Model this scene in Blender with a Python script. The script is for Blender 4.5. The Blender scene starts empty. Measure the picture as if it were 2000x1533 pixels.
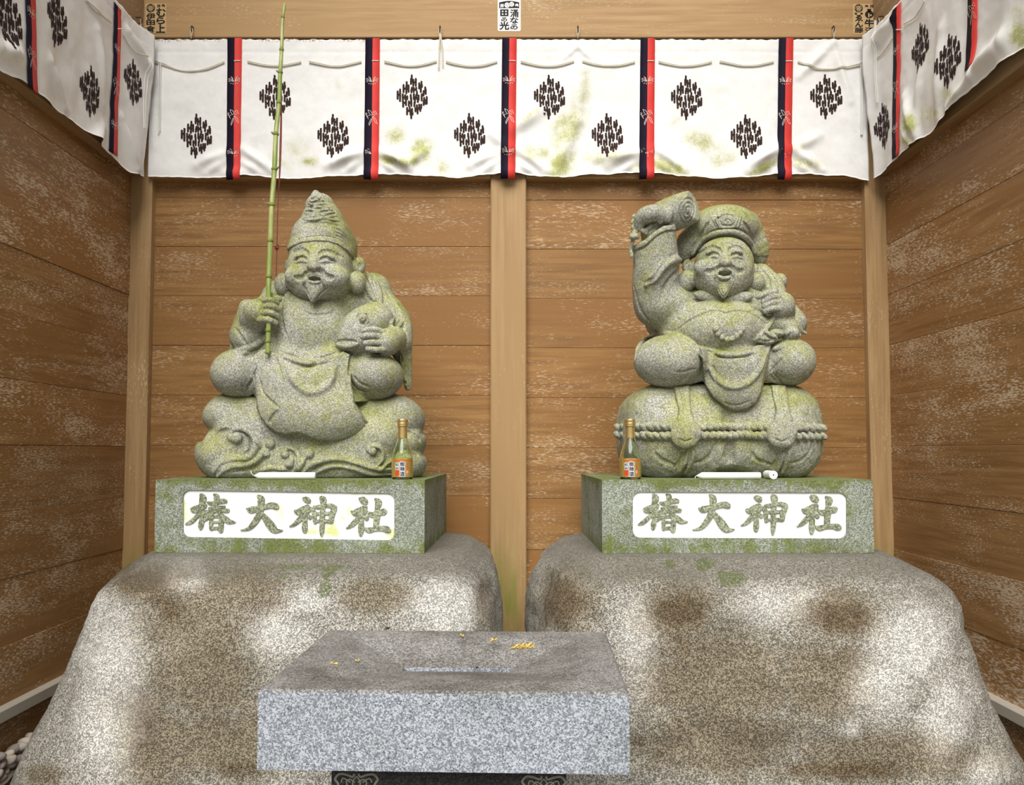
import bpy, bmesh, math, random
import numpy as np
from mathutils import Vector, Matrix
from mathutils.geometry import tessellate_polygon
random.seed(7)
RNG = np.random.RandomState(11)
scene = bpy.context.scene
COL = scene.collection

# ------------------------------------------------------------------ camera
ZC = 0.90                       # eye height above the gravel
F = 1600.0                      # focal length for a 2000 px wide frame
CX, CY = 993.0, 798.0           # principal point
TP = 82.0 / F
PITCH = math.atan(TP)
CP, SP = math.cos(PITCH), math.sin(PITCH)
cam_d = bpy.data.cameras.new('camera')
cam_d.sensor_width = 36.0
cam_d.lens = F / 2000.0 * 36.0
cam_d.shift_x = (1000.0 - CX) / 2000.0
cam_d.shift_y = (CY - 766.5) / 2000.0
cam_d.clip_start = 0.02
cam = bpy.data.objects.new('camera', cam_d)
cam.location = (0, 0, ZC)
cam.rotation_euler = (math.pi / 2 + PITCH, 0, 0)
COL.objects.link(cam)
scene.camera = cam

# ------------------------------------------------------------------ world, light, exposure
world = bpy.data.worlds.new('overcast_sky')
scene.world = world
world.use_nodes = True
wn = world.node_tree.nodes
wn['Background'].inputs[0].default_value = (0.93, 0.97, 1.0, 1)
wn['Background'].inputs[1].default_value = 0.36
sun_d = bpy.data.lights.new('daylight', 'SUN')
sun_d.energy = 4.7
sun_d.angle = math.radians(48)
sun_d.color = (1.0, 0.97, 0.92)
sun = bpy.data.objects.new('daylight', sun_d)
sun.rotation_euler = (math.radians(90 - 48), 0, math.radians(-7))
COL.objects.link(sun)
scene.view_settings.view_transform = 'Standard'
scene.view_settings.look = 'None'
scene.view_settings.gamma = 1.0
scene.view_settings.use_curve_mapping = False
scene.view_settings.exposure = 0.2

# ------------------------------------------------------------------ geometry helpers
def ray(px, py):
    u = (np.asarray(px, float) - CX) / F
    v = -(np.asarray(py, float) - CY) / F
    return u, CP - v * SP, SP + v * CP
def P(px, py, Y):                       # the point seen at a pixel, at depth Y
    dx, dy, dz = ray(px, py)
    t = Y / dy
    return Vector((float(dx * t), float(Y), float(ZC + dz * t)))
def PX(px, py, X):                      # the point seen at a pixel, on the plane x = X
    dx, dy, dz = ray(px, py)
    t = X / dx
    return Vector((float(X), float(dy * t), float(ZC + dz * t)))
def PZ(px, py, Z):
    dx, dy, dz = ray(px, py)
    t = (Z - ZC) / dz
    return Vector((float(dx * t), float(dy * t), float(Z)))
def to_px(x, y, z):
    yc = y * CP + (z - ZC) * SP
    up = -y * SP + (z - ZC) * CP
    return CX + F * x / yc, CY - F * up / yc

def mesh_obj(name, verts, faces, mat=None, parent=None, smooth=False):
    me = bpy.data.meshes.new(name)
    me.from_pydata([tuple(v) for v in verts], [], faces)
    if mat: me.materials.append(mat)
    if smooth: me.polygons.foreach_set('use_smooth', [True] * len(me.polygons))
    return link(name, me, parent)
def link(name, me, parent=None):
    o = bpy.data.objects.new(name, me)
    COL.objects.link(o)
    if parent is not None: attach(o, parent)
    return o
def wloc(o):
    v = Vector((0, 0, 0))
    while o is not None:
        v = v + o.location; o = o.parent
    return v
def attach(o, parent):                  # every mesh is written in world coordinates
    o.parent = parent
    o.location = -wloc(parent)
def tag(o, label=None, cat=None, group=None, kind=None):
    if label: o['label'] = label
    if cat: o['category'] = cat
    if group: o['group'] = group
    if kind: o['kind'] = kind
    return o
def thing(name, loc, label, cat, group=None):
    o = bpy.data.objects.new(name, None)
    o.empty_display_size = 0.05
    COL.objects.link(o)
    o.location = loc
    return tag(o, label, cat, group)

class MB:                               # collects shapes for ONE mesh object
    def __init__(self): self.v = []; self.f = []
    def add(self, vs, fs):
        b = len(self.v)
        self.v += [tuple(v) for v in vs]
        self.f += [tuple(i + b for i in f) for f in fs]
    def box(self, lo, hi, M=None):
        x0, y0, z0 = lo; x1, y1, z1 = hi
        vs = [Vector(p) for p in ((x0,y0,z0),(x1,y0,z0),(x1,y1,z0),(x0,y1,z0),(x0,y0,z1),(x1,y0,z1),(x1,y1,z1),(x0,y1,z1))]
        if M is not None: vs = [M @ v for v in vs]
        self.add(vs, [(0,3,2,1),(4,5,6,7),(0,1,5,4),(1,2,6,5),(2,3,7,6),(3,0,4,7)])
    def bbox(self, lo, hi, b, M=None):  # box with chamfered edges
        bm = bmesh.new()
        bmesh.ops.create_cube(bm, size=1)
        for v in bm.verts:
            for i in range(3): v.co[i] = lo[i] + (v.co[i] + .5) * (hi[i] - lo[i])
        bmesh.ops.bevel(bm, geom=bm.edges[:], offset=b, segments=1, affect='EDGES', profile=.5)
        bm.verts.index_update()
        vs = [v.co.copy() for v in bm.verts]
        if M is not None: vs = [M @ v for v in vs]
        self.add(vs, [tuple(v.index for v in f.verts) for f in bm.faces]); bm.free()
    def tube(self, pts, rads, n=8, cap=True):
        pts = [Vector(p) for p in pts]
        if not hasattr(rads, '__len__'): rads = [rads] * len(pts)
        rings = []
        prev = None
        for i, p in enumerate(pts):
            t = (pts[min(i + 1, len(pts) - 1)] - pts[max(i - 1, 0)]).normalized()
            if prev is None:
                a = Vector((0, 0, 1)) if abs(t.z) < .9 else Vector((1, 0, 0))
                u = t.cross(a).normalized()
            else:
                u = (prev - t * prev.dot(t)).normalized()
            prev = u
            w = t.cross(u)
            rings.append([p + (u * math.cos(2*math.pi*k/n) + w * math.sin(2*math.pi*k/n)) * rads[i] for k in range(n)])
        vs = [v for r in rings for v in r]
        fs = [(i*n+k, i*n+(k+1) % n, (i+1)*n+(k+1) % n, (i+1)*n+k) for i in range(len(pts)-1) for k in range(n)]
        if cap:
            fs.append(tuple(range(n-1, -1, -1))); fs.append(tuple((len(pts)-1)*n + k for k in range(n)))
        self.add(vs, fs)
    def lathe(self, prof, n=32, c=(0, 0, 0), closed=True):
        vs = []; c = Vector(c)
        for r, z in prof:
            vs += [c + Vector((r*math.cos(2*math.pi*k/n), r*math.sin(2*math.pi*k/n), z)) for k in range(n)]
        m = len(prof)
        fs = [(i*n+k, i*n+(k+1) % n, (i+1)*n+(k+1) % n, (i+1)*n+k) for i in range(m-1) for k in range(n)]
        if closed:
            fs.append(tuple(range(n-1, -1, -1))); fs.append(tuple((m-1)*n + k for k in range(n)))
        self.add(vs, fs)
    def ball(self, c, r, n=10, m=6):
        c = Vector(c)
        r = r if hasattr(r, '__len__') else (r, r, r)
        prof = [(math.sin(math.pi*i/m), -math.cos(math.pi*i/m)) for i in range(1, m)]
        vs = [c + Vector((0, 0, -r[2]))]
        for a, z in prof:
            vs += [c + Vector((r[0]*a*math.cos(2*math.pi*k/n), r[1]*a*math.sin(2*math.pi*k/n), r[2]*z)) for k in range(n)]
        vs.append(c + Vector((0, 0, r[2])))
        fs = [(0, 1+(k+1) % n, 1+k) for k in range(n)]
        for i in range(m-2):
            fs += [(1+i*n+k, 1+i*n+(k+1) % n, 1+(i+1)*n+(k+1) % n, 1+(i+1)*n+k) for k in range(n)]
        b = 1+(m-2)*n
        fs += [(b+k, b+(k+1) % n, b+n) for k in range(n)]
        self.add(vs, fs)
    def build(self, name, mat, parent=None, smooth=False):
        return mesh_obj(name, self.v, self.f, mat, parent, smooth)

# ------------------------------------------------------------------ material helpers
class NT:
    def __init__(self, name):
        self.m = bpy.data.materials.new(name); self.m.use_nodes = True
        self.t = self.m.node_tree; self.n = self.t.nodes
        self.bsdf = self.n['Principled BSDF']
    def node(self, typ, **kw):
        o = self.n.new(typ)
        for k, v in kw.items():
            if hasattr(o, k): setattr(o, k, v)
        return o
    def set(self, sock, v):
        if isinstance(v, bpy.types.NodeSocket): self.t.links.new(v, sock)
        elif isinstance(v, tuple) and len(v) == 3 and sock.type == 'RGBA': sock.default_value = (*v, 1)
        else: sock.default_value = v
    def coord(self, scale=(1, 1, 1), rnd=0.0, loc=(0, 0, 0)):
        tc = self.node('ShaderNodeTexCoord').outputs['Object']
        mp = self.node('ShaderNodeMapping')
        self.set(mp.inputs['Vector'], tc); mp.inputs['Scale'].default_value = scale; mp.inputs['Location'].default_value = loc
        out = mp.outputs[0]
        if rnd:
            oi = self.node('ShaderNodeObjectInfo').outputs['Random']
            mu = self.math('MULTIPLY', oi, rnd)
            va = self.node('ShaderNodeVectorMath', operation='ADD')
            self.set(va.inputs[0], out)
            cb = self.node('ShaderNodeCombineXYZ')
            for i in range(3): self.set(cb.inputs[i], mu)
            self.set(va.inputs[1], cb.outputs[0]); out = va.outputs[0]
        return out
    def noise(self, vec, scale, detail=3, rough=.55, dist=0):
        o = self.node('ShaderNodeTexNoise')
        self.set(o.inputs['Vector'], vec)
        o.inputs['Scale'].default_value = scale; o.inputs['Detail'].default_value = detail
        o.inputs['Roughness'].default_value = rough; o.inputs['Distortion'].default_value = dist
        return o.outputs['Fac']
    def voro(self, vec, scale, out='Color', feature='F1'):
        o = self.node('ShaderNodeTexVoronoi', feature=feature)
        self.set(o.inputs['Vector'], vec); o.inputs['Scale'].default_value = scale
        if out == 'Color':
            s = self.node('ShaderNodeSeparateColor'); self.set(s.inputs[0], o.outputs['Color']); return s.outputs[0]
        return o.outputs[out]
    def math(self, op, a, b=0.0, clamp=False):
        o = self.node('ShaderNodeMath', operation=op); o.use_clamp = clamp
        self.set(o.inputs[0], a); self.set(o.inputs[1], b); return o.outputs[0]
    def ramp(self, fac, stops, interp='LINEAR'):
        o = self.node('ShaderNodeValToRGB'); cr = o.color_ramp; cr.interpolation = interp
        while len(cr.elements) < len(stops): cr.elements.new(.5)
        for e, (p, c) in zip(cr.elements, stops):
            e.position = p; e.color = (*c, 1) if hasattr(c, '__len__') else (c, c, c, 1)
        self.set(o.inputs[0], fac); return o.outputs[0]
    def step(self, fac, a, b):          # smooth 0..1 between a and b
        o = self.node('ShaderNodeMapRange', interpolation_type='SMOOTHSTEP')
        self.set(o.inputs['Value'], fac)
        o.inputs['From Min'].default_value = a; o.inputs['From Max'].default_value = b
        return o.outputs[0]
    def mix(self, fac, a, b, blend='MIX'):
        o = self.node('ShaderNodeMix', data_type='RGBA', blend_type=blend)
        self.set(o.inputs[0], fac); self.set(o.inputs[6], a); self.set(o.inputs[7], b); return o.outputs[2]
    def attr(self, name):
        o = self.node('ShaderNodeAttribute'); o.attribute_name = name; return o.outputs['Fac']
    def nz(self):
        g = self.node('ShaderNodeNewGeometry'); s = self.node('ShaderNodeSeparateXYZ')
        self.set(s.inputs[0], g.outputs['Normal']); return s.outputs[2]
    def bump(self, h, strength=.3, dist=.003):
        o = self.node('ShaderNodeBump'); o.inputs['Strength'].default_value = strength; o.inputs['Distance'].default_value = dist
        self.set(o.inputs['Height'], h); self.set(self.bsdf.inputs['Normal'], o.outputs[0])
    def out(self, col, rough=.8, spec=.3, metal=0.0):
        self.set(self.bsdf.inputs['Base Color'], col); self.set(self.bsdf.inputs['Roughness'], rough)
        self.bsdf.inputs['Specular IOR Level'].default_value = spec; self.bsdf.inputs['Metallic'].default_value = metal
        return self.m
def plain(name, col, rough=.6, spec=.4, metal=0.0, var=.08, scale=40):
    t = NT(name)
    n = t.noise(t.coord(), scale, 3)
    c = t.mix(n, tuple(x * (1 - var) for x in col), tuple(min(1, x * (1 + var)) for x in col))
    return t.out(c, rough, spec, metal)

def wood(name, along, cols, fleck, fleck_amt=.5, rough=.6, moss=False, rnd=13.0, fleck_mix=.72):
    t = NT(name)
    st = [60.0, 60.0, 60.0]; st['XYZ'.index(along)] = 3.2
    vec = t.coord(tuple(st), rnd)
    big = [3.5, 3.5, 3.5]; big['XYZ'.index(along)] = 1.3
    vb = t.coord(tuple(big), rnd)
    grain = t.noise(vec, 1.0, 4, .6, .3)
    broad = t.noise(vb, 1.0, 3, .55)
    c = t.mix(t.step(grain, .3, .7), cols[0], cols[1])
    c = t.mix(t.step(broad, .38, .68), c, cols[2])
    f1 = [300.0, 300.0, 300.0]; f1['XYZ'.index(along)] = 62.0
    vf = t.coord(tuple(f1), rnd, (3, 7, 5))
    fl = t.noise(vf, 1.0, 2.5, .55)
    pat = t.noise(vb, 1.9, 4, .65)
    th = t.math('MULTIPLY', t.math('SUBTRACT', pat, .5), .85)
    fl = t.math('ADD', fl, th)
    m = t.step(fl, .74 - .2 * fleck_amt, .90 - .2 * fleck_amt)
    c = t.mix(t.math('MULTIPLY', m, fleck_mix), c, fleck)
    oi = t.node('ShaderNodeObjectInfo').outputs['Random']
    c = t.mix(t.math('MULTIPLY', t.math('SUBTRACT', oi, .2), .3, True), c, tuple(x * .72 for x in cols[0]))
    if moss:
        s = t.node('ShaderNodeSeparateXYZ'); t.set(s.inputs[0], t.node('ShaderNodeTexCoord').outputs['Object'])
        lo = t.step(s.outputs[2], .62, .38)
        mm = t.math('MULTIPLY', lo, t.step(t.noise(t.coord((9, 9, 2.5)), 1.4, 3), .30, .55))
        c = t.mix(t.math('MULTIPLY', mm, .75), c, (.16, .19, .02))
    t.bump(t.math('ADD', t.math('MULTIPLY', grain, .6), m), .25, .002)
    return t.out(c, t.math('ADD', t.math('MULTIPLY', grain, .2), rough - .1), .35)

def granite(name, light, mid, dark, scale, tint=None, moss_nz=0.0, moss_amt=0.0, moss_col=(.3, .34, .07), bump=.35, extra=None, dist=.003, rough=.85):
    t = NT(name)
    co = t.coord()
    wob = t.node('ShaderNodeVectorMath', operation='ADD')
    nn = t.node('ShaderNodeTexNoise'); t.set(nn.inputs['Vector'], co); nn.inputs['Scale'].default_value = scale * .8; nn.inputs['Detail'].default_value = 1
    sc = t.node('ShaderNodeVectorMath', operation='SCALE'); t.set(sc.inputs[0], nn.outputs['Color']); sc.inputs['Scale'].default_value = 1.2 / scale
    t.set(wob.inputs[0], co); t.set(wob.inputs[1], sc.outputs[0])
    v1 = t.voro(wob.outputs[0], scale)
    v2 = t.noise(co, scale * 1.7, 2, .6)
    sp = t.math('ADD', t.math('MULTIPLY', v1, .55), t.math('MULTIPLY', v2, .75))
    c = t.ramp(sp, [(.30, dark), (.44, mid), (.62, mid), (.80, light)])
    br = t.noise(co, 5.0, 4, .6)
    c = t.mix(t.step(br, .35, .7), c, t.mix(1.0, c, (.78, .78, .76), 'MULTIPLY'))
    if tint: c = t.mix(1.0, c, tint, 'MULTIPLY')
    if moss_amt:
        n1 = t.noise(co, 9.0, 4, .6); n2 = t.noise(co, 38.0, 3, .65)
        k = t.math('ADD', t.math('MULTIPLY', t.math('ADD', n1, t.math('MULTIPLY', n2, .6)), 1.0), t.math('MULTIPLY', t.nz(), moss_nz))
        k = t.step(k, .95 - .4 * moss_amt, 1.35 - .4 * moss_amt)
        c = t.mix(t.math('MULTIPLY', k, .85), c, t.mix(1.0, t.mix(.45, c, (.5, .5, .5)), moss_col, 'MULTIPLY'))
    if extra: c = extra(t, co, c, sp)
    t.bump(sp, bump, dist)
    return t.out(c, rough, .25)

M = {}
M['plank_x'] = wood('plank_wood_x', 'X', [(.22, .106, .032), (.355, .190, .062), (.275, .130, .036)], (.68, .53, .36), .78, fleck_mix=.58)
M['plank_y'] = wood('plank_wood_y', 'Y', [(.255, .132, .047), (.42, .240, .10), (.32, .162, .054)], (.78, .66, .50), 1.0, .5)
M['post'] = wood('post_wood', 'Z', [(.34, .205, .088), (.50, .330, .165), (.40, .25, .11)], (.66, .50, .31), .35, .6, True)
M['beam'] = wood('beam_wood', 'X', [(.40, .235, .096), (.56, .365, .175), (.46, .285, .125)], (.76, .59, .38), .5)
M['beam_y'] = wood('beam_wood_y', 'Y', [(.30, .19, .10), (.45, .31, .18), (.36, .24, .13)], (.66, .52, .36), .5)
M['sill'] = plain('sill_wood', (.46, .42, .35), .8)
M['backing'] = plain('dark_backing', (.02, .012, .008), .9)
M['soil'] = plain('gravel_soil', (.16, .13, .10), .95, .2, 0, .4, 60)
M['paving'] = plain('outside_paving', (.30, .29, .27), .9, .2, 0, .2, 8)

# ------------------------------------------------------------------ the room
WY, WX = 3.00, 1.385            # face of the back wall and of the side walls
ZROW = P(600, 870, WY).z
ROW = P(600, 772, WY).z - ZROW  # one plank
ZTOP = 2.86                     # last built plank
ZROOF = 4.30
rows = []
z = ZROW - 6 * ROW
while z < ZTOP:
    rows.append((max(z, -.05), min(z + ROW, ZTOP))); z += ROW
def struct(o, label):
    return tag(o, label, 'wall', None, 'structure')
m = MB(); m.box((-WX - .06, WY + .012, -.05), (WX + .06, WY + .06, ZROOF)); wall_back = m.build('wall_back', M['backing'])
tag(wall_back, 'back wall of wide horizontal brown planks behind the two statues', 'wall', None, 'structure')
m = MB(); m.box((-WX - .06, 1.35, -.05), (-WX - .012, WY + .05, ZROOF)); wall_left = m.build('wall_left', M['backing'])
tag(wall_left, 'left side wall of flecked brown planks', 'wall', None, 'structure')
m = MB(); m.box((WX + .012, 1.35, -.05), (WX + .06, WY + .05, ZROOF)); wall_right = m.build('wall_right', M['backing'])
tag(wall_right, 'right side wall of flecked brown planks', 'wall', None, 'structure')
CPX = .0655                     # half width of the centre post
for (a, b) in rows:
    for s in (-1, 1):
        g = random.uniform(.0002, .0006); d = random.uniform(-.0015, .0015); dz = -.009 if s > 0 else 0
        lo, hi = sorted((s * (CPX - .01), s * (WX + .01)))
        m = MB(); m.bbox((lo, WY + d, max(a + dz, -.05) + g), (hi, WY + .014, b + dz - g), .0008)
        m.build('plank', M['plank_x'], wall_back)
        m = MB(); d = random.uniform(-.0015, .0015)
        lo, hi = sorted((s * (WX + d), s * (WX + .014)))
        m.bbox((lo, 1.35, a + g - .003), (hi, WY + .01, b - g - .003), .0008)
        m.build('plank', M['plank_y'], wall_left if s < 0 else wall_right)
for s in (-1, 1):                # one broad board closes each wall up to the roof
    m = MB(); lo, hi = sorted((s * WX, s * (WX + .014))); m.bbox((lo, 1.35, ZTOP + .002), (hi, WY + .01, ZROOF), .002); m.build('board', M['plank_y'], wall_left if s < 0 else wall_right)
m = MB(); m.bbox((-WX, WY, ZTOP + .002), (WX, WY + .014, ZROOF), .002); m.build('board', M['plank_x'], wall_back)
m = MB(); m.box((-2.6, .3, -.16), (2.6, 3.1, -.02)); floor = m.build('floor', M['soil'])
tag(floor, 'dark gravel bed under the boulders', 'floor', None, 'structure')
m = MB(); m.box((-8, -9, -.3), (8, .3, -.12)); yard = m.build('floor', M['paving'])
tag(yard, 'pale paved ground in front of the shrine', 'floor', None, 'structure')
m = MB(); m.box((-WX - .06, 1.8, ZROOF), (WX + .06, WY + .06, ZROOF + .05)); ceil = m.build('ceiling', M['beam_y'])
tag(ceil, 'wooden ceiling of the shrine', 'ceiling', None, 'structure')
# posts and beams
PF = 2.965
def trim(n, lo, hi, mat, label, b=.004, cat='post'):
    m = MB(); m.bbox(lo, hi, b); return tag(m.build('trim_%d' % n, mat), label, cat, None, 'structure')
trim(1, (-CPX, PF, -.05), (CPX, WY + .01, ZTOP), M['post'], 'centre wooden post between the statues, green with moss at its foot')
trim(2, (-WX - .01, PF, -.05), (-WX + .075, WY + .01, ZTOP), M['post'], 'pale wooden corner post on the left')
trim(3, (WX - .075, PF, -.05), (WX + .01, WY + .01, ZTOP), M['post'], 'pale wooden corner post on the right')
BF = 2.955
ZB = P(1000, 74, BF).z
trim(4, (-WX, BF, ZB), (WX, WY + .01, ZTOP), M['beam'], 'wide tan beam across the back above the curtain', .004, 'beam')
trim(5, (-WX - .01, 1.35, ZB), (-WX + .035, BF, ZTOP), M['beam_y'], 'side beam above the left curtain', .004, 'beam')
trim(6, (WX - .035, 1.35, ZB), (WX + .01, BF, ZTOP), M['beam_y'], 'side beam above the right curtain', .004, 'beam')
ZR = P(1000, 349, PF).z          # lower rails, hidden behind the curtains except for their undersides
trim(7, (-WX + .07, PF - .004, ZR), (-CPX, WY + .01, ZR + .16), M['beam'], 'rail behind the back curtain left of the centre post', .003, 'beam')
trim(8, (CPX, PF - .004, ZR), (WX - .07, WY + .01, ZR + .16), M['beam'], 'rail behind the back curtain right of the centre post', .003, 'beam')
trim(9, (-WX - .01, 1.35, ZR + .01), (-WX + .04, PF, ZR + .17), M['beam_y'], 'rail behind the left curtain', .003, 'beam')
trim(10, (WX - .04, 1.35, ZR + .01), (WX + .01, PF, ZR + .17), M['beam_y'], 'rail behind the right curtain', .003, 'beam')
zs0, zs1 = PX(0, 1404, -WX).z, PX(0, 1379, -WX).z
m = MB(); m.bbox((-WX - .01, 1.35, zs0), (-WX + .03, PF, zs1), .003)
bl = m.build('baseboard_left', M['sill']); tag(bl, 'pale sill strip low on the left wall', 'baseboard', None, 'structure')
m = MB(); m.bbox((WX - .03, 1.35, zs0), (WX + .01, PF, zs1), .003)
br_ = m.build('baseboard_right', M['sill']); tag(br_, 'pale sill strip low on the right wall', 'baseboard', None, 'structure')

# ------------------------------------------------------------------ numpy noise
def _hash(ix, iy, iz, seed):
    h = (ix.astype(np.uint32) * np.uint32(374761393) + iy.astype(np.uint32) * np.uint32(668265263)
         + iz.astype(np.uint32) * np.uint32(2147483647) + np.uint32((seed * 144665 + 1013) & 0xffffffff))
    h = (h ^ (h >> np.uint32(13))) * np.uint32(1274126177)
    h = h ^ (h >> np.uint32(16))
    return (h & np.uint32(0xffff)).astype(np.float32) / 65535.0
def vnoise(p, seed=0):                  # p (N,3) -> about -1..1
    i = np.floor(p).astype(np.int64); f = (p - i).astype(np.float32); f = f * f * (3 - 2 * f)
    r = 0
    for dx in (0, 1):
        wx = f[:, 0] if dx else 1 - f[:, 0]
        for dy in (0, 1):
            wy = f[:, 1] if dy else 1 - f[:, 1]
            for dz in (0, 1):
                wz = f[:, 2] if dz else 1 - f[:, 2]
                r = r + wx * wy * wz * _hash(i[:, 0] + dx + 4096, i[:, 1] + dy + 4096, i[:, 2] + dz + 4096, seed)
    return r * 2 - 1
def fbm(p, sc, octv=4, seed=0, gain=.5):
    p = np.asarray(p, np.float64) * sc; a = 1.0; r = 0; s = 0
    for o in range(octv):
        r = r + a * vnoise(p, seed + o); s += a; a *= gain; p = p * 2.03 + 7.3
    return r / s
def set_attr(me, name, vals):
    a = me.attributes.new(name, 'FLOAT', 'POINT'); a.data.foreach_set('value', np.asarray(vals, np.float32))
def blobs(px, py, lst):                 # soft stains and painted-in shade with a place of their own
    r = np.zeros(len(px))
    for b in lst:
        cx, cy, rx, ry = b[:4]; rot = math.radians(b[4]) if len(b) > 4 else 0; st = b[5] if len(b) > 5 else 1
        dx, dy = px - cx, py - cy
        u = (dx * math.cos(rot) + dy * math.sin(rot)) / rx; v = (-dx * math.sin(rot) + dy * math.cos(rot)) / ry
        r = np.maximum(r, st * np.exp(-(u * u + v * v) * .8))
    return r
def np_mesh(name, V, Fq, mat, parent=None, smooth=True):
    me = bpy.data.meshes.new(name)
    V = np.ascontiguousarray(V, np.float32); Fq = np.ascontiguousarray(Fq, np.int32); k = Fq.shape[1]
    me.vertices.add(len(V)); me.vertices.foreach_set('co', V.ravel())
    me.loops.add(len(Fq) * k); me.loops.foreach_set('vertex_index', Fq.ravel())
    me.polygons.add(len(Fq)); me.polygons.foreach_set('loop_start', np.arange(0, len(Fq) * k, k, dtype=np.int32))
    me.polygons.foreach_set('loop_total', np.full(len(Fq), k, np.int32))
    me.polygons.foreach_set('use_smooth', np.full(len(Fq), smooth, bool))
    me.update(calc_edges=True)
    if mat: me.materials.append(mat)
    return link(name, me, parent)

# ------------------------------------------------------------------ boulders
def boulder_extra(t, co, c, sp):
    n = t.math('ADD', t.math('MULTIPLY', t.noise(co, 26.0, 4, .7), .5), t.math('MULTIPLY', t.noise(co, 8.0, 3, .6), .5))
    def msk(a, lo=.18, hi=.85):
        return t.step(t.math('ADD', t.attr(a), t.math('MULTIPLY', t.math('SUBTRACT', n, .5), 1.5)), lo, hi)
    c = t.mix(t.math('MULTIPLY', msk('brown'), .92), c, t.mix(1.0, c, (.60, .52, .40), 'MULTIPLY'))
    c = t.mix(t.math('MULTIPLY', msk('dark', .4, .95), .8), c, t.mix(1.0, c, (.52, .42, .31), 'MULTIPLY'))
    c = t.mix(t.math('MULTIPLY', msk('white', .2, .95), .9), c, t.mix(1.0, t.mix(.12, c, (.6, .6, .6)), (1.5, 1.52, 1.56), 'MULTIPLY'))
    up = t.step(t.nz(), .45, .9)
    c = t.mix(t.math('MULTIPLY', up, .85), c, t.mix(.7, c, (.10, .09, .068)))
    mo = t.step(t.math('ADD', t.attr('moss'), t.math('MULTIPLY', t.math('SUBTRACT', t.noise(co, 70.0, 3, .7), .5), .9)), .45, .75)
    return t.mix(t.math('MULTIPLY', t.math('MULTIPLY', mo, t.step(t.noise(co, 160.0, 2, .7), .3, .6)), .85), c, (.075, .10, .018))
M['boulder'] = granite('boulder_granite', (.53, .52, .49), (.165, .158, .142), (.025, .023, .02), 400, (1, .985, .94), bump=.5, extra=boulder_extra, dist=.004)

YS = 2.25
ZBT = P(1440, 1080, 2.25).z              # top of the boulders
def boulder(name, lv, label, seed, stains):  # stains also carries shade painted on the inner flank
    # lv: (z, xleft, xright, yfront, yback, exponent)
    NA, res = 260, []
    lv = sorted(lv)
    zs = np.array([l[0] for l in lv]); arr = np.array(lv)
    zz = np.concatenate([np.linspace(zs[0], zs[-1], 110)])
    ang = np.linspace(0, 2 * np.pi, NA, endpoint=False)
    rings = []
    def smoothi(k):
        v = np.interp(zz, zs, arr[:, k]); ker = np.array([1, 2, 3, 2, 1.]) / 9
        w = np.pad(v, 2, mode='edge'); return np.convolve(w, ker, 'valid')
    XL, XR, YF, YB, EX = (smoothi(k) for k in range(1, 6))
    def ring(xl, xr, yf, yb, ex, z):
        ca, sa = np.cos(ang), np.sin(ang)
        x = (xl + xr) / 2 + (xr - xl) / 2 * np.sign(ca) * np.abs(ca) ** (2 / ex)
        y = (yf + yb) / 2 + (yb - yf) / 2 * np.sign(sa) * np.abs(sa) ** (2 / ex)
        return np.stack([x, y, np.full(NA, z)], 1)
    for i, z in enumerate(zz): rings.append(ring(XL[i], XR[i], YF[i], YB[i], EX[i], z))
    top = rings[-1]; c = top.mean(0)
    for s in np.linspace(.94, .02, 22):
        r = c + (top - c) * s; r[:, 2] = zz[-1] + .008 * (1 - s ** 4); rings.append(r)
    V = np.concatenate(rings); n = len(rings)
    idx = np.arange(n * NA).reshape(n, NA)
    a = idx[:-1]; b = idx[1:]
    Fq = np.stack([a, np.roll(a, -1, 1), np.roll(b, -1, 1), b], -1).reshape(-1, 4)
    # rough-split faces
    cen = np.array([c[0], c[1], .3]); d = V - cen; d[:, 2] *= .4
    d /= np.linalg.norm(d, axis=1)[:, None] + 1e-9
    side = np.clip((zz[-1] + .012 - V[:, 2]) / .08, .12, 1)
    ns = fbm(V, 3.2, 3, seed) * .045 + fbm(V, 11, 3, seed + 9) * .014 + np.abs(fbm(V, 26, 3, seed + 5)) * .006
    V = V + d * (ns * side)[:, None]
    V[:, 0] = np.clip(V[:, 0], -1.375, 1.375); V[:, 2] = np.minimum(V[:, 2], ZBT - .0004)   # dressed flat on top
    o = np_mesh(name, V, Fq, M['boulder'])
    px, py = to_px(V[:, 0], V[:, 1], V[:, 2])
    for k in ('brown', 'dark', 'white', 'moss'):
        set_attr(o.data, k, blobs(px, py, stains.get(k, [])))
    return tag(o, label, 'boulder', 'boulders carrying the statues')
def lvl(py, pxl, pxr, yf, yb=2.86, ex=4.0, yl=YS, yr=2.62):
    z = P(1000, py, YS).z
    i = 16 + max(0, (py - 1380) * .10)
    if pxl < 600: pxl += i
    if pxr > 1400: pxr -= i * .9
    return (z, P(pxl, py, yl).x, P(pxr, py, yr).x, yf, yb, ex)
lvL = [lvl(1533, 30, 976, 1.90), lvl(1620, 10, 976, 1.86), lvl(1460, 55, 976, 1.93), lvl(1400, 76, 975, 1.95), lvl(1350, 98, 974, 1.965),
       lvl(1290, 128, 974, 1.98), lvl(1230, 150, 973, 2.0), lvl(1170, 170, 972, 2.025), lvl(1130, 190, 966, 2.05),
       lvl(1105, 212, 955, 2.08), lvl(1090, 236, 940, 2.12), lvl(1081, 262, 918, 2.16)]
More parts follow.
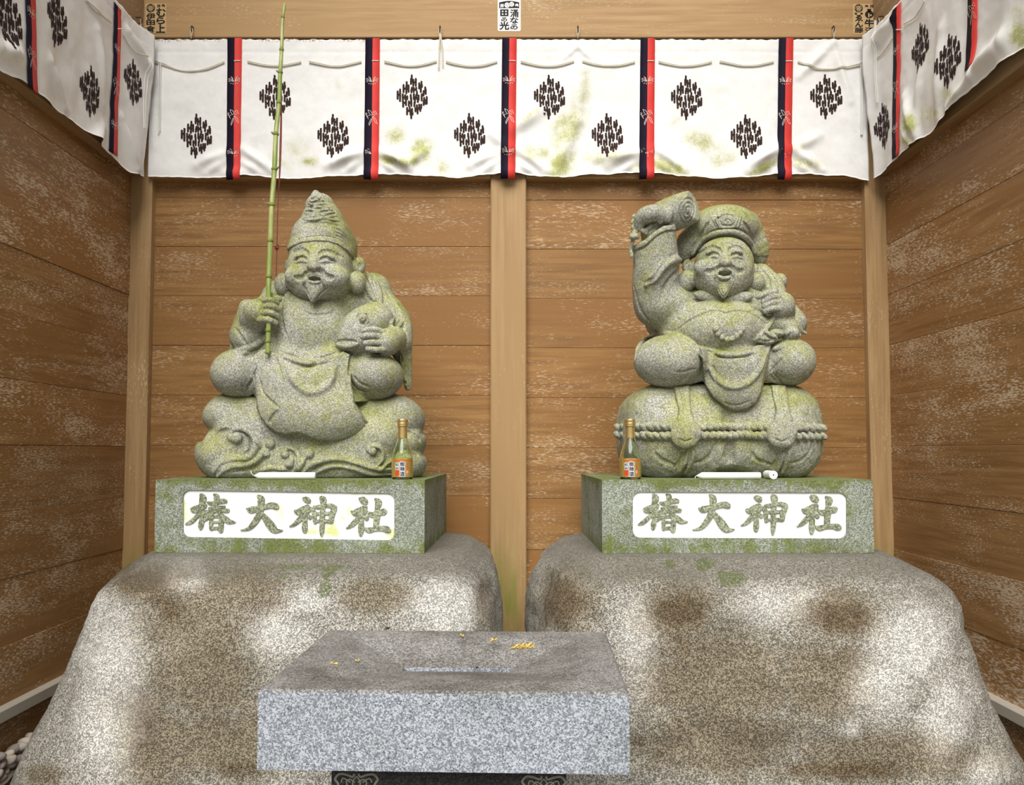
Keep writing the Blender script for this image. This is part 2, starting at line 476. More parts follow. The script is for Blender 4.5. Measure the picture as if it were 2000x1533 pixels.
boulder('boulder', lvL, 'huge rough granite boulder under the left pedestal, whitish at its left edge', 3, dict(
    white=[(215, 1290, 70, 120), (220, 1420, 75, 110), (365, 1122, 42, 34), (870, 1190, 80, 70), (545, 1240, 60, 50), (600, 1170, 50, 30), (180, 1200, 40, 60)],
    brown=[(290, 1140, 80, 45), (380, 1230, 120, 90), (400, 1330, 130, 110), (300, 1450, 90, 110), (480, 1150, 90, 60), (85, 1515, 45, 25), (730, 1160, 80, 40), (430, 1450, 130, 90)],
    dark=[(270, 1135, 60, 26, 0, 1.2), (330, 1190, 60, 30, 40, .8), (280, 1440, 36, 90, 0, 1), (450, 1505, 90, 30, 0, .8), (440, 1270, 110, 60, -20, .5), (945, 1180, 24, 80), (230, 1110, 60, 14)],  # blob on the right flank is shade painted in; the others are stains
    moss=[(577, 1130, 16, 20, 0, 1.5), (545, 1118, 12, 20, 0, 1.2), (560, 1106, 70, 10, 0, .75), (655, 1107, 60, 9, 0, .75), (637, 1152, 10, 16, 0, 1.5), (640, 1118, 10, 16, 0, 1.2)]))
lvR = [lvl(1620, 1024, 1999, 1.86, yl=2.62, yr=YS), lvl(1533, 1024, 1992, 1.90, yl=2.62, yr=YS), lvl(1490, 1025, 1985, 1.92, yl=2.62, yr=YS), lvl(1450, 1026, 1972, 1.935, yl=2.62, yr=YS),
       lvl(1400, 1026, 1948, 1.95, yl=2.62, yr=YS), lvl(1320, 1027, 1918, 1.97, yl=2.62, yr=YS), lvl(1260, 1028, 1898, 1.99, yl=2.62, yr=YS),
       lvl(1215, 1030, 1878, 2.0, yl=2.62, yr=YS), lvl(1175, 1037, 1872, 2.02, yl=2.62, yr=YS), lvl(1140, 1048, 1850, 2.045, yl=2.62, yr=YS),
       lvl(1112, 1062, 1822, 2.07, yl=2.62, yr=YS), lvl(1095, 1078, 1795, 2.11, yl=2.62, yr=YS), lvl(1082, 1100, 1760, 2.15, yl=2.62, yr=YS)]
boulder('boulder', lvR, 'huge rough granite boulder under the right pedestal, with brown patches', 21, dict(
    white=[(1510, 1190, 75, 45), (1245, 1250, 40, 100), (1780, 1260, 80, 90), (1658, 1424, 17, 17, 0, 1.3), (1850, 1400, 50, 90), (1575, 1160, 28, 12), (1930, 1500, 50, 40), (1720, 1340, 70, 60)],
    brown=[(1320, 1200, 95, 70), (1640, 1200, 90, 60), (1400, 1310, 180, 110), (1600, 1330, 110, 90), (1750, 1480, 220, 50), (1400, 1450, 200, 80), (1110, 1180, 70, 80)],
    dark=[(1320, 1195, 75, 36, 0, 1.1), (1640, 1205, 75, 34, 0, 1.1), (1330, 1270, 45, 70, 0, .7), (1480, 1428, 18, 5), (1245, 1440, 22, 60, 0, .8), (1640, 1290, 60, 60, 0, .6), (1650, 1505, 170, 24, 0, .9), (1100, 1180, 40, 60), (1230, 1130, 60, 40, 0, .6)],  # left flank blob paints the shade of that side face; the rest are stains
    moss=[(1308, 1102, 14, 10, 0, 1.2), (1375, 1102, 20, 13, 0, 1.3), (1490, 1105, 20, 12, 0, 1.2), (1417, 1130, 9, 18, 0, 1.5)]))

# ------------------------------------------------------------------ pedestals with lettering
def ped_extra(t, co, c, sp):
    n1 = t.noise(co, 14.0, 4, .65)
    s = t.node('ShaderNodeSeparateXYZ'); t.set(s.inputs[0], co)
    hi = t.step(s.outputs[2], PZ1 - .035, PZ1 + .002); lo = t.step(s.outputs[2], PZ0 + .06, PZ0 + .01)
    k = t.math('ADD', n1, t.math('ADD', t.math('MULTIPLY', hi, .22), t.math('MULTIPLY', lo, .12)))
    m1 = t.step(k, .50, .74)
    c = t.mix(t.math('MULTIPLY', m1, .85), c, t.mix(1.0, t.mix(.3, c, (.5, .5, .45)), (.42, .47, .13), 'MULTIPLY'))
    drip = t.noise(t.coord((30, 30, 3)), 1.5, 3, .6)
    return t.mix(t.math('MULTIPLY', t.step(t.math('ADD', drip, t.math('MULTIPLY', t.math('ADD', hi, lo), .12)), .62, .76), .7), c, (.13, .17, .03))
PZ1 = P(1440, 937, 2.25).z
PZ0 = ZBT
M['pedestal'] = granite('pedestal_granite', (.46, .48, .45), (.19, .205, .18), (.045, .05, .042), 480, (.97, 1.0, .90), bump=.4, extra=ped_extra, dist=.002)
M['letter'] = granite('letter_granite', (.46, .47, .40), (.20, .205, .165), (.05, .05, .04), 300, (.95, 1, .82), bump=.4, dist=.002)
def panel_mat():
    t = NT('white_panel_paint'); co = t.coord()
    n = t.noise(co, 22.0, 4, .7); s = t.noise(t.coord((90, 90, 220)), 1.0, 3, .6)
    c = t.mix(t.step(s, .64, .78), (.95, .96, .95), (.60, .62, .60))
    k = t.math('ADD', t.attr('moss'), t.math('MULTIPLY', t.math('SUBTRACT', n, .5), 1.0))
    c = t.mix(t.math('MULTIPLY', t.step(k, .30, .72), .8), c, (.55, .60, .14))
    t.bump(s, .5, .002); return t.out(c, .75, .3)
M['panel'] = panel_mat()

# brush strokes of the four characters, traced in two crops of the left panel
C1 = lambda x, y: (355 + x / 9.524, 955 + y / 9.52)
C2 = lambda x, y: (560 + x / 9.302, 955 + y / 9.302)
GLYPHS = [(C1, 9.52, [  # tsubaki
    [(345,95,50),(385,170,120),(368,250,95),(350,340,75),(345,470,62),(362,580,72),(350,660,92),(335,745,48)],
    [(165,375,60),(230,380,110),(330,345,110),(440,305,70)],
    [(315,455,46),(240,540,62),(150,615,62),(55,655,8)],
    [(590,95,30),(635,140,95),(640,210,80),(612,330,62),(565,430,62),(485,520,56),(405,590,26)],
    [(470,250,34),(545,268,66),(660,240,70),(760,220,78),(825,232,46)],
    [(490,362,34),(600,352,40),(700,338,46),(795,330,36)],
    [(355,470,70),(430,455,110),(540,420,66),(700,402,52),(840,400,66),(872,405,40)],
    [(660,430,40),(730,500,80),(820,570,95),(880,605,76),(995,618,8)],
    [(540,520,56),(535,640,62),(540,755,60)],
    [(530,525,44),(640,508,44),(740,530,60)],
    [(735,500,70),(725,640,84),(715,760,92),(712,800,56)],
    [(545,615,32),(700,612,32)],[(545,732,46),(690,722,46)]]),
  (C1, 9.52, [  # great
    [(1195,362,14),(1270,385,105),(1400,362,90),(1540,330,80),(1660,300,96),(1740,320,100),(1785,350,50)],
    [(1405,120,36),(1465,185,120),(1468,280,110),(1455,400,104),(1410,520,104),(1330,640,92),(1230,735,52),(1085,766,6)],
    [(1480,460,60),(1560,560,110),(1640,670,138),(1710,750,120),(1770,775,66),(1872,768,10)]]),
  (C2, 9.30, [  # god
    [(285,165,36),(340,185,92),(390,215,86),(415,240,40)],
    [(132,395,36),(205,415,100),(300,370,110),(395,320,76)],
    [(410,340,86),(320,460,80),(210,565,78),(130,640,50),(40,683,6)],
    [(325,440,66),(325,600,80),(320,720,92),(315,785,56)],
    [(375,480,36),(430,525,72)],
    [(430,345,40),(480,400,70),(500,500,66),(505,620,52)],
    [(475,315,20),(560,325,62),(690,300,50),(800,305,76),(880,355,86)],
    [(865,350,84),(815,470,92),(800,600,74)],
    [(500,445,44),(830,440,50)],[(495,605,40),(600,575,40),(810,590,56)],
    [(606,150,60),(652,195,118),(655,280,84),(640,450,84),(638,620,88),(632,760,74),(625,855,34)]]),
  (C2, 9.30, [  # shrine
    [(1310,170,34),(1370,195,112),(1425,230,96),(1455,265,34)],
    [(1160,398,12),(1230,430,100),(1340,385,112),(1440,335,86)],
    [(1430,370,90),(1330,490,84),(1220,610,80),(1150,670,54),(1070,715,6)],
    [(1345,480,60),(1350,600,86),(1345,740,98),(1338,845,52)],
    [(1395,490,34),(1450,530,78),(1475,545,40)],
    [(1595,175,26),(1660,245,120),(1640,350,76),(1638,460,104),(1625,600,96),(1620,720,96)],
    [(1470,430,46),(1550,465,88),(1680,430,80),(1760,410,104),(1805,405,60)],
    [(1405,712,16),(1480,745,86),(1600,725,66),(1740,715,84),(1820,735,104),(1880,760,40)]])]
def catmull(pts, n=6):
    pts = [np.array(p, float) for p in pts]; out = []
    for i in range(len(pts) - 1):
        p0 = pts[max(i-1, 0)]; p1 = pts[i]; p2 = pts[i+1]; p3 = pts[min(i+2, len(pts)-1)]
        for k in range(n):
            t = k / n
            out.append(.5 * (2*p1 + (p2-p0)*t + (2*p0-5*p1+4*p2-p3)*t*t + (3*p1-p0-3*p2+p3)*t**3))
    out.append(pts[-1]); return out
def outline(st):                        # closed outline of a brush stroke (x, y, width)
    c = catmull(st, 5); L = []; R = []
    for i, p in enumerate(c):
        d = c[min(i+1, len(c)-1)][:2] - c[max(i-1, 0)][:2]; d /= np.linalg.norm(d) + 1e-9
        nrm = np.array([-d[1], d[0]]); w = max(p[2] * 1.06 + 5, 2) / 2
        L.append(p[:2] + nrm * w); R.append(p[:2] - nrm * w)
    d0 = c[0][:2] - c[1][:2]; d0 /= np.linalg.norm(d0); d1 = c[-1][:2] - c[-2][:2]; d1 /= np.linalg.norm(d1)
    return [c[0][:2] + d0 * c[0][2] * .3] + L + [c[-1][:2] + d1 * c[-1][2] * .3] + R[::-1]
def prism(mb, loop, f0, f1):            # loop of 2D points; f0/f1 map them to 3D front and back
    n = len(loop); A = [f1(p) for p in loop]; B = [f0(p) for p in loop]
    half = (n - 2) // 2
    tri = tessellate_polygon([[Vector((p[0], p[1], 0)) for p in loop]])
    fs = [tuple(t) for t in tri]
    fs += [(i, (i+1) % n, n + (i+1) % n, n + i) for i in range(n)]
    mb.add(A + B, fs)
def rrect(x0, y0, x1, y1, r, skew=0.0, notch=False):
    pts = []
    for cx, cy, a in ((x1-r, y0+r, -90), (x1-r, y1-r, 0), (x0+r, y1-r, 90), (x0+r, y0+r, 180)):
        for k in range(6):
            t = math.radians(a + 18 * k); pts.append((cx + r*math.cos(t), cy + r*math.sin(t)))
    return [(x, y + skew * (x - (x0+x1)/2)) for x, y in pts]

def pedestal(mid_px, yaw, w, d, yf, label, panel, glyph_map, moss, plabel):
    mid = P(mid_px[0], mid_px[1], yf)
    Mx = Matrix.Translation((mid.x, yf, 0)) @ Matrix.Rotation(math.radians(yaw), 4, 'Z')
    nrm = Mx.to_3x3() @ Vector((0, -1, 0)); p0 = Mx @ Vector((0, 0, 0))
    def on(p, depth):                   # pixel -> point `depth` behind the front face
        dx, dy, dz = (float(v) for v in ray(p[0], p[1])); dirv = Vector((dx, dy, dz)); o = Vector((0, 0, ZC))
        q = p0 - nrm * depth; t = (q - o).dot(nrm) / dirv.dot(nrm); return o + dirv * t
    def on0(p, depth):
        return on(p, 0) - nrm * depth
    root = thing('stone_pedestal', Mx @ Vector((0, d/2, PZ0)), label, 'pedestal', 'lettered granite pedestals')
    hw = w / 2
    inner = [on0(p, 0) for p in panel]
    Mi = Mx.inverted()
    outer = [Mx @ Vector(v) for v in ((-hw, 0, PZ0), (hw, 0, PZ0), (hw, 0, PZ1), (-hw, 0, PZ1))]
    mb = MB()
    loops = [[Vector(((Mi @ v).x, (Mi @ v).z, 0)) for v in outer], [Vector(((Mi @ v).x, (Mi @ v).z, 0)) for v in inner]]
    n = len(inner)
    mb.add(outer + inner, [tuple(t) for t in tessellate_polygon(loops)])
    back = [on0(p, .006) for p in panel]
    mb.add(inner + back, [(i, (i+1) % n, n + (i+1) % n, n + i) for i in range(n)])
    bk = [Mx @ Vector(v) for v in ((-hw, d, PZ0), (hw, d, PZ0), (hw, d, PZ1), (-hw, d, PZ1))]
    mb.add(outer + bk, [(0,4,5,1),(1,5,6,2),(2,6,7,3),(3,7,4,0),(4,7,6,5)])
    mb.build('block', M['pedestal'], root)
    # white painted field in the recess
    cxp = sum(p[0] for p in panel) / n; cyp = sum(p[1] for p in panel) / n
    vs, fs = [], []
    x0, x1 = min(p[0] for p in panel), max(p[0] for p in panel); y0, y1 = min(p[1] for p in panel), max(p[1] for p in panel)
    mb2 = MB(); mb2.add([on0(p, .0058) for p in panel], [tuple(t) for t in tessellate_polygon([[Vector((p[0], p[1], 0)) for p in panel]])])
    ob = mb2.build('name_panel', M['panel'], root); ob['label'] = plabel
    bm = bmesh.new(); bm.from_mesh(ob.data)
    bmesh.ops.triangulate(bm, faces=bm.faces[:])
    for _ in range(5): bmesh.ops.subdivide_edges(bm, edges=[e for e in bm.edges if e.calc_length() > .012], cuts=1)
    bmesh.ops.triangulate(bm, faces=bm.faces[:])
    bm.to_mesh(ob.data); bm.free()
    co = np.array([v.co for v in ob.data.vertices]); px, py = to_px(co[:, 0], co[:, 1], co[:, 2])
    set_attr(ob.data, 'moss', blobs(px, py, moss))
    for cm, sc, strokes in GLYPHS:
        mb3 = MB()
        for j, st in enumerate(strokes):
            lp = [glyph_map(cm(q[0], q[1])) for q in outline(st)]
            prism(mb3, lp, lambda p, j=j: on0(p, .0060), lambda p, j=j: on0(p, .0010 + .00004 * j))
        mb3.build('carved_character', M['letter'], root)
    return root, Mx
pedL, ML = pedestal((566, 938), -1.3, .742, .60, 2.253, 'granite pedestal under the statue with the bamboo rod', rrect(357, 960, 770, 1052, 14, .016),
    lambda p: p, [(360, 1000, 10, 40, 0, .7), (545, 1000, 12, 40, 0, .6), (610, 1030, 14, 14), (675, 1000, 14, 40, 0, .8), (650, 1040, 20, 10, 0, .8), (470, 1010, 30, 30, 0, .35), (765, 1040, 14, 20, 0, .8), (440, 1052, 80, 4, 0, .7), (700, 965, 50, 6, 0, .5)],
    'white painted field with four raised characters')
pedR, MR = pedestal((1440, 937), 0.3, .742, .60, 2.25, 'granite pedestal under the statue with the raised mallet', rrect(1236, 961, 1654, 1051, 15, .004),
    lambda p: (1294 + (p[0] - 409) * .99, p[1] - (p[0] - 409) * .013), [(1300, 1048, 60, 5, 0, .35), (1645, 1030, 10, 20, 0, .5)],
    'white painted field with four raised characters')

# ------------------------------------------------------------------ carving stone: a distance field that is shaped, engraved and skinned
class Sculpt:
    def __init__(self, lo, hi, h):
        self.lo = np.array(lo, float); self.h = h; self.gr = 1.6 if h > .002 else 1.6
        self.n = np.ceil((np.array(hi, float) - self.lo) / h).astype(int) + 1
        self.f = np.full(self.n, .06, np.float32); self.lab = np.zeros(self.n, np.uint8)
    def sub(self, a, b):
        i0 = np.clip(np.floor((np.array(a) - self.lo) / self.h).astype(int), 0, self.n - 1)
        i1 = np.clip(np.ceil((np.array(b) - self.lo) / self.h).astype(int) + 1, 1, self.n)
        sl = tuple(slice(p, max(q, p + 1)) for p, q in zip(i0, i1))
        ax = [(self.lo[k] + self.h * np.arange(sl[k].start, sl[k].stop)).astype(np.float32) for k in range(3)]
        return sl, ax[0][:, None, None], ax[1][None, :, None], ax[2][None, None, :]
    def put(self, sl, d, k, L, op):
        a = self.f[sl]
        if op == 'add':
            if L: self.lab[sl][d < a] = L
            if k > 0:
                w = np.clip(.5 + .5 * (a - d) / k, 0, 1); r = a + (d - a) * w - k * w * (1 - w)
            else: r = np.minimum(a, d)
        else:
            if k > 0:
                w = np.clip(.5 - .5 * (a + d) / k, 0, 1); r = a + (-d - a) * w + k * w * (1 - w)
            else: r = np.maximum(a, -d)
        self.f[sl] = r
    def ell(self, px, py, Y, rx, ry, rz, k=6, L=0, rot=0, yaw=0, op='add', c=None):
        s = Y / F; k = k * s; r = np.array([rx, rz, ry]) * s          # local x, depth, height
        c = np.array(P(px, py, Y)) if c is None else np.array(c)
        ca, sa = math.cos(math.radians(rot)), math.sin(math.radians(rot))
        cy, sy = math.cos(math.radians(yaw)), math.sin(math.radians(yaw))
        U = np.array([ca * cy, -ca * sy, sa]); V = np.array([sy, cy, 0]); W = np.cross(U, V) if False else np.array([-sa * cy, sa * sy, ca])
        ext = np.sqrt((U * r[0]) ** 2 + (V * r[1]) ** 2 + (W * r[2]) ** 2) + max(k, 0) + 4 * self.h
        sl, x, y, z = self.sub(c - ext, c + ext)
        x = x - c[0]; y = y - c[1]; z = z - c[2]
        p = [(x * A[0] + y * A[1] + z * A[2]) for A in (U, V, W)]
        k0 = np.sqrt(sum((q / w) ** 2 for q, w in zip(p, r))); k1 = np.sqrt(sum((q / w ** 2) ** 2 for q, w in zip(p, r)))
        d = k0 * (k0 - 1) / np.maximum(k1, 1e-6)
        self.put(sl, d.astype(np.float32), k, L, op)
    def chain(self, pts, rads, k, L=0, op='add'):                     # world points, metres
        pts = np.array(pts, float); rads = np.array(rads, float)
        m = rads.max() + max(k, 0) + 4 * self.h
        sl, x, y, z = self.sub(pts.min(0) - m, pts.max(0) + m)
        best = None
        for i in range(len(pts) - 1):
            a, b = pts[i], pts[i + 1]; ab = b - a; L2 = max(float(ab @ ab), 1e-12)
            mm = max(rads[i], rads[i+1]) + max(k, 0) + 4 * self.h
            s2, x2, y2, z2 = self.sub(np.minimum(a, b) - mm, np.maximum(a, b) + mm)
            t = np.clip(((x2 - a[0]) * ab[0] + (y2 - a[1]) * ab[1] + (z2 - a[2]) * ab[2]) / L2, 0, 1)
            d = np.sqrt((x2 - a[0] - t * ab[0]) ** 2 + (y2 - a[1] - t * ab[1]) ** 2 + (z2 - a[2] - t * ab[2]) ** 2) - (rads[i] + t * (rads[i+1] - rads[i]))
            if best is None: best = np.full([q.stop - q.start for q in sl], .2, np.float32)
            rel = tuple(slice(q.start - w.start, q.stop - w.start) for q, w in zip(s2, sl))
            best[rel] = np.minimum(best[rel], d)
        self.put(sl, best, k, L, op)
    def cap(self, pts, k=6, L=0, op='add', smooth=0):                 # (px, py, Y, radius px)
        if smooth: pts = [tuple(p) for p in catmull(pts, smooth)]
        s = pts[0][2] / F
        self.chain([P(p[0], p[1], p[2]) for p in pts], [p[3] * p[2] / F for p in pts], k * s, L, op)
    def box(self, px, py, Y, hx, hy, hz, rad, k=6, L=0, rot=0):
        s = Y / F; c = np.array(P(px, py, Y)); r = rad * s; H = np.array([hx, hz, hy]) * s - r
        m = max(hx, hy, hz) * s * 1.3 + k * s + 4 * self.h
        sl, x, y, z = self.sub(c - m, c + m)
        ca, sa = math.cos(math.radians(rot)), math.sin(math.radians(rot))
        X = (x - c[0]) * ca + (z - c[2]) * sa + y * 0; Z = -(x - c[0]) * sa + (z - c[2]) * ca + y * 0; Yy = y - c[1] + x * 0 + z * 0
        q = [np.abs(X) - H[0], np.abs(Yy) - H[1], np.abs(Z) - H[2]]
        d = np.sqrt(sum(np.maximum(v, 0) ** 2 for v in q)) + np.minimum(np.maximum(np.maximum(q[0], q[1]), q[2]), 0) - r
        self.put(sl, d.astype(np.float32), k * s, L, 'add')
    def cyl(self, c, axis, half, rad, bulge, rnd, k, L=0):            # world metres
        c = np.array(c); a = np.array(axis, float); a /= np.linalg.norm(a)
        m = half + rad + .03; sl, x, y, z = self.sub(c - m, c + m)
        x = x - c[0]; y = y - c[1]; z = z - c[2]
        t = x * a[0] + y * a[1] + z * a[2]; q = np.sqrt(np.maximum(x*x + y*y + z*z - t * t, 0))
        rr = rad * (1 - bulge * (t / half) ** 2)
        d0 = q - rr + rnd; d1 = np.abs(t) - half + rnd
        d = np.sqrt(np.maximum(d0, 0) ** 2 + np.maximum(d1, 0) ** 2) + np.minimum(np.maximum(d0, d1), 0) - rnd
        self.put(sl, d.astype(np.float32), k, L, 'add')
    def sample(self, p):
        g = (p - self.lo) / self.h; g = np.clip(g, 0, np.array(self.n) - 1.001); i = g.astype(int); t = g - i
        r = 0
        for dx in (0, 1):
            for dy in (0, 1):
                for dz in (0, 1):
                    w = (t[..., 0] if dx else 1 - t[..., 0]) * (t[..., 1] if dy else 1 - t[..., 1]) * (t[..., 2] if dz else 1 - t[..., 2])
                    r = r + w * self.f[i[..., 0] + dx, i[..., 1] + dy, i[..., 2] + dz]
        return r
    def hit(self, px, py):                                            # depth of the stone at pixels
        ys = np.arange(self.lo[1], self.lo[1] + self.h * (self.n[1] - 1), self.h * .8)
        dx, dy, dz = ray(np.asarray(px), np.asarray(py))
        t = ys[None, :] / dy[:, None]
        p = np.stack([dx[:, None] * t, np.broadcast_to(ys, t.shape), ZC + dz[:, None] * t], -1)
        v = self.sample(p); ins = v < 0; j = np.argmax(ins, 1); ok = ins.any(1) & (j > 0)
        j1 = np.maximum(j, 1); a = v[np.arange(len(j)), j1 - 1]; b = v[np.arange(len(j)), j1]
        Y = ys[j1 - 1] + (ys[j1] - ys[j1 - 1]) * np.clip(a / np.where(np.abs(a - b) < 1e-9, 1, a - b), 0, 1)
        if not ok.any(): return np.full(len(j), ys.mean())
        return np.interp(np.arange(len(j)), np.where(ok)[0], Y[ok])
    def stroke(self, pts, r, op='sub', lift=0.0, k=2.0, L=0, n=7, closed=False, taper=True):
        if closed: pts = list(pts) + [pts[0]]
        if len(pts) > 2: q = catmull([(p[0], p[1], 0) for p in pts], n)
        else: q = [np.array(pts[0]) + (np.array(pts[1]) - np.array(pts[0])) * t for t in np.linspace(0, 1, 8)]
        px = np.array([p[0] for p in q]); py = np.array([p[1] for p in q])
        Y = self.hit(px, py); s = Y.mean() / F
        if len(Y) > 5: Y = np.convolve(np.pad(Y, 2, mode='edge'), np.ones(5) / 5, 'valid')
        Y = Y - lift * r * s
        u = np.linspace(0, 1, len(px)); rr = r * s * (np.clip(np.minimum(u, 1 - u) * 6, .45, 1) if taper and not closed else np.ones(len(px)))
        self.chain([P(a, b, c) for a, b, c in zip(px, py, Y)], rr, k * s, L, op)
    def groove(self, pts, r, lift=.2, k=1.5, **kw): self.stroke(pts, r * self.gr, 'sub', lift - .25, k, **kw)
    def ridge(self, pts, r, lift=0.0, k=3.0, **kw): self.stroke(pts, r * 1.15, 'add', lift + .15, k, **kw)
    def stud(self, px, py, rx, ry, rz, k=2, L=0, rot=0, lift=0.0, op='add'):   # ellipsoid seated on the surface
        Y = float(self.hit(np.array([px]), np.array([py]))[0]); self.ell(px, py, Y - lift * rz * Y / F, rx, ry, rz, k, L, rot, op=op)
    def relief(self, poly, t, soft=1.5, L=0, ymax=9.0):
        pts = [P(x, y, Y) for x, y in poly for Y in (self.lo[1], min(ymax, self.lo[1] + self.h * self.n[1]))]
        a = np.min([list(p) for p in pts], 0) - .02; b = np.max([list(p) for p in pts], 0) + .02; b[1] = min(b[1], ymax)
        sl, x, y, z = self.sub(a, b)
        f = self.f[sl]; idx = np.nonzero(np.abs(f) < .03)
        X = x[idx[0], 0, 0].astype(float); Yv = y[0, idx[1], 0].astype(float); Z = z[0, 0, idx[2]].astype(float)
        px, py = to_px(X, Yv, Z)
        sd = np.full(len(px), -99.0); xs = [q[0] for q in poly]; ys = [q[1] for q in poly]
        near = (px > min(xs) - 6) & (px < max(xs) + 6) & (py > min(ys) - 6) & (py < max(ys) + 6)
        sd[near] = poly_sd(px[near], py[near], poly)
        w = np.clip(.5 + .5 * sd / soft, 0, 1); w = w * w * (3 - 2 * w)
        f[idx] -= (t * w).astype(np.float32)
        if L:
            lb = self.lab[sl]; ii = tuple(q[sd > 0] for q in idx); lb[ii] = L
    def paint(self, poly, L, ymax=9.0): self.relief(poly, 0.0, 1.0, L, ymax)
    def floor_at(self, z0):
        z = (self.lo[2] + self.h * np.arange(self.n[2])).astype(np.float32)
        self.f = np.maximum(self.f, (z0 - z)[None, None, :])
    def grain(self, amp, sc, seed):                                    # chisel unevenness near the surface
        idx = np.nonzero(np.abs(self.f) < 2.5 * self.h + amp)
        p = self.lo + self.h * np.stack(idx, 1)
        self.f[idx] += (amp * fbm(p, sc, 2, seed)).astype(np.float32)
    def skin(self, names, mat, parent, labels={}):
        f = self.f; ins = f < 0; n = self.n
        cnt = np.zeros(n - 1, np.uint8)
        for dx in (0, 1):
            for dy in (0, 1):
                for dz in (0, 1): cnt += ins[dx:n[0]-1+dx, dy:n[1]-1+dy, dz:n[2]-1+dz]
        act = np.nonzero((cnt > 0) & (cnt < 8)); I = np.stack(act, 1)
        cid = np.full(n - 1, -1, np.int32); cid[act] = np.arange(len(I))
        off = np.array([(a, b, c) for a in (0, 1) for b in (0, 1) for c in (0, 1)])
        val = np.stack([f[I[:, 0]+o[0], I[:, 1]+o[1], I[:, 2]+o[2]] for o in off], 1)
        acc = np.zeros((len(I), 3)); num = np.zeros(len(I))
        for i in range(8):
            for j in range(i + 1, 8):
                if np.abs(off[i] - off[j]).sum() == 1:
                    a, b = val[:, i], val[:, j]; cr = (a < 0) != (b < 0)
                    t = np.where(cr, a / np.where(a == b, 1, a - b), 0)
                    acc += np.where(cr[:, None], off[i] + t[:, None] * (off[j] - off[i]), 0); num += cr
        V = self.lo + self.h * (I + acc / num[:, None])
        quads = []
        for ax in range(3):
            u, w = (ax + 1) % 3, (ax + 2) % 3
            A = [slice(None)] * 3; B = [slice(None)] * 3
            A[ax] = slice(0, n[ax] - 1); B[ax] = slice(1, n[ax])
            for q in (u, w): A[q] = slice(1, n[q] - 1); B[q] = slice(1, n[q] - 1)
            ia = ins[tuple(A)]; ib = ins[tuple(B)]
            for flip, mk in ((False, ia & ~ib), (True, ~ia & ib)):
                e = np.stack(np.nonzero(mk), 1)
                if not len(e): continue
                e[:, u] += 1; e[:, w] += 1
                c = []
                for du, dw in ((-1, -1), (0, -1), (0, 0), (-1, 0)):
                    g = e.copy(); g[:, u] += du; g[:, w] += dw; c.append(cid[g[:, 0], g[:, 1], g[:, 2]])
                q = np.stack(c, 1); quads.append(q[:, ::-1] if flip else q)
        Q = np.concatenate(quads); Q = Q[(Q >= 0).all(1)]
        e = self.h
        N = np.stack([self.sample(V + d) - self.sample(V - d) for d in np.eye(3) * e], 1); N /= np.linalg.norm(N, axis=1)[:, None] + 1e-9
        g = np.round((V - self.lo) / self.h).astype(int); vl = self.lab[g[:, 0], g[:, 1], g[:, 2]]
        fl = np.sort(vl[Q], 1)[:, 1]
        out = {}
        for L, nm in names.items():
            q = Q[fl == L]
            if len(q) < 8: continue
            used, inv = np.unique(q.ravel(), return_inverse=True)
            o = np_mesh(nm, V[used], inv.reshape(-1, 4), mat, parent)
            o.data.normals_split_custom_set_from_vertices(N[used].astype(np.float32))
            if nm in labels: o['label'] = labels[nm]
            out.setdefault(nm, []).append(o)
        return out
def poly_sd(px, py, poly):                                             # positive inside
    d = np.full(len(px), 1e9); ins = np.zeros(len(px), bool); n = len(poly)
    for i in range(n):
        (x0, y0), (x1, y1) = poly[i], poly[(i + 1) % n]; ex, ey = x1 - x0, y1 - y0
        wx, wy = px - x0, py - y0; t = np.clip((wx * ex + wy * ey) / (ex*ex + ey*ey + 1e-9), 0, 1)
        d = np.minimum(d, (wx - ex*t) ** 2 + (wy - ey*t) ** 2)
        c = (y0 > py) != (y1 > py); ins ^= c & (px < ex * (py - y0) / (ey if ey else 1e-9) + x0)
    return np.where(ins, 1, -1) * np.sqrt(d)
def bounds(x0, x1, y0, y1, Ya, Yb):
    c = [P(x, y, Y) for x in (x0, x1) for y in (y0, y1) for Y in (Ya, Yb)]
    return np.min([list(p) for p in c], 0), np.max([list(p) for p in c], 0)
def loop(cx, cy, rx, ry, n=14, rot=0):
    c, s = math.cos(math.radians(rot)), math.sin(math.radians(rot))
    return [(cx + rx*math.cos(a)*c - ry*math.sin(a)*s, cy - (rx*math.cos(a)*s + ry*math.sin(a)*c)) for a in (2*math.pi*i/n for i in range(n))]

def statue_moss(t, co, c, sp):
    n1 = t.noise(co, 7.0, 4, .6); n2 = t.noise(co, 30.0, 3, .65)
    k = t.math('ADD', t.math('ADD', n1, t.math('MULTIPLY', n2, .5)), t.math('MULTIPLY', t.nz(), .16))
    m1 = t.step(k, .58, 1.0)
    c = t.mix(t.math('MULTIPLY', m1, .95), c, t.mix(1.0, t.mix(.15, c, (.55, .55, .5)), (.76, .78, .36), 'MULTIPLY'))
    m2 = t.step(k, .92, 1.08)
    return t.mix(t.math('MULTIPLY', m2, .7), c, t.mix(1.0, t.mix(.35, c, (.5, .5, .45)), (.46, .52, .16), 'MULTIPLY'))
M['statue'] = granite('statue_granite', (.56, .56, .53), (.26, .26, .237), (.085, .085, .072), 470, (1, 1, .93), bump=.15, extra=statue_moss, dist=.002)

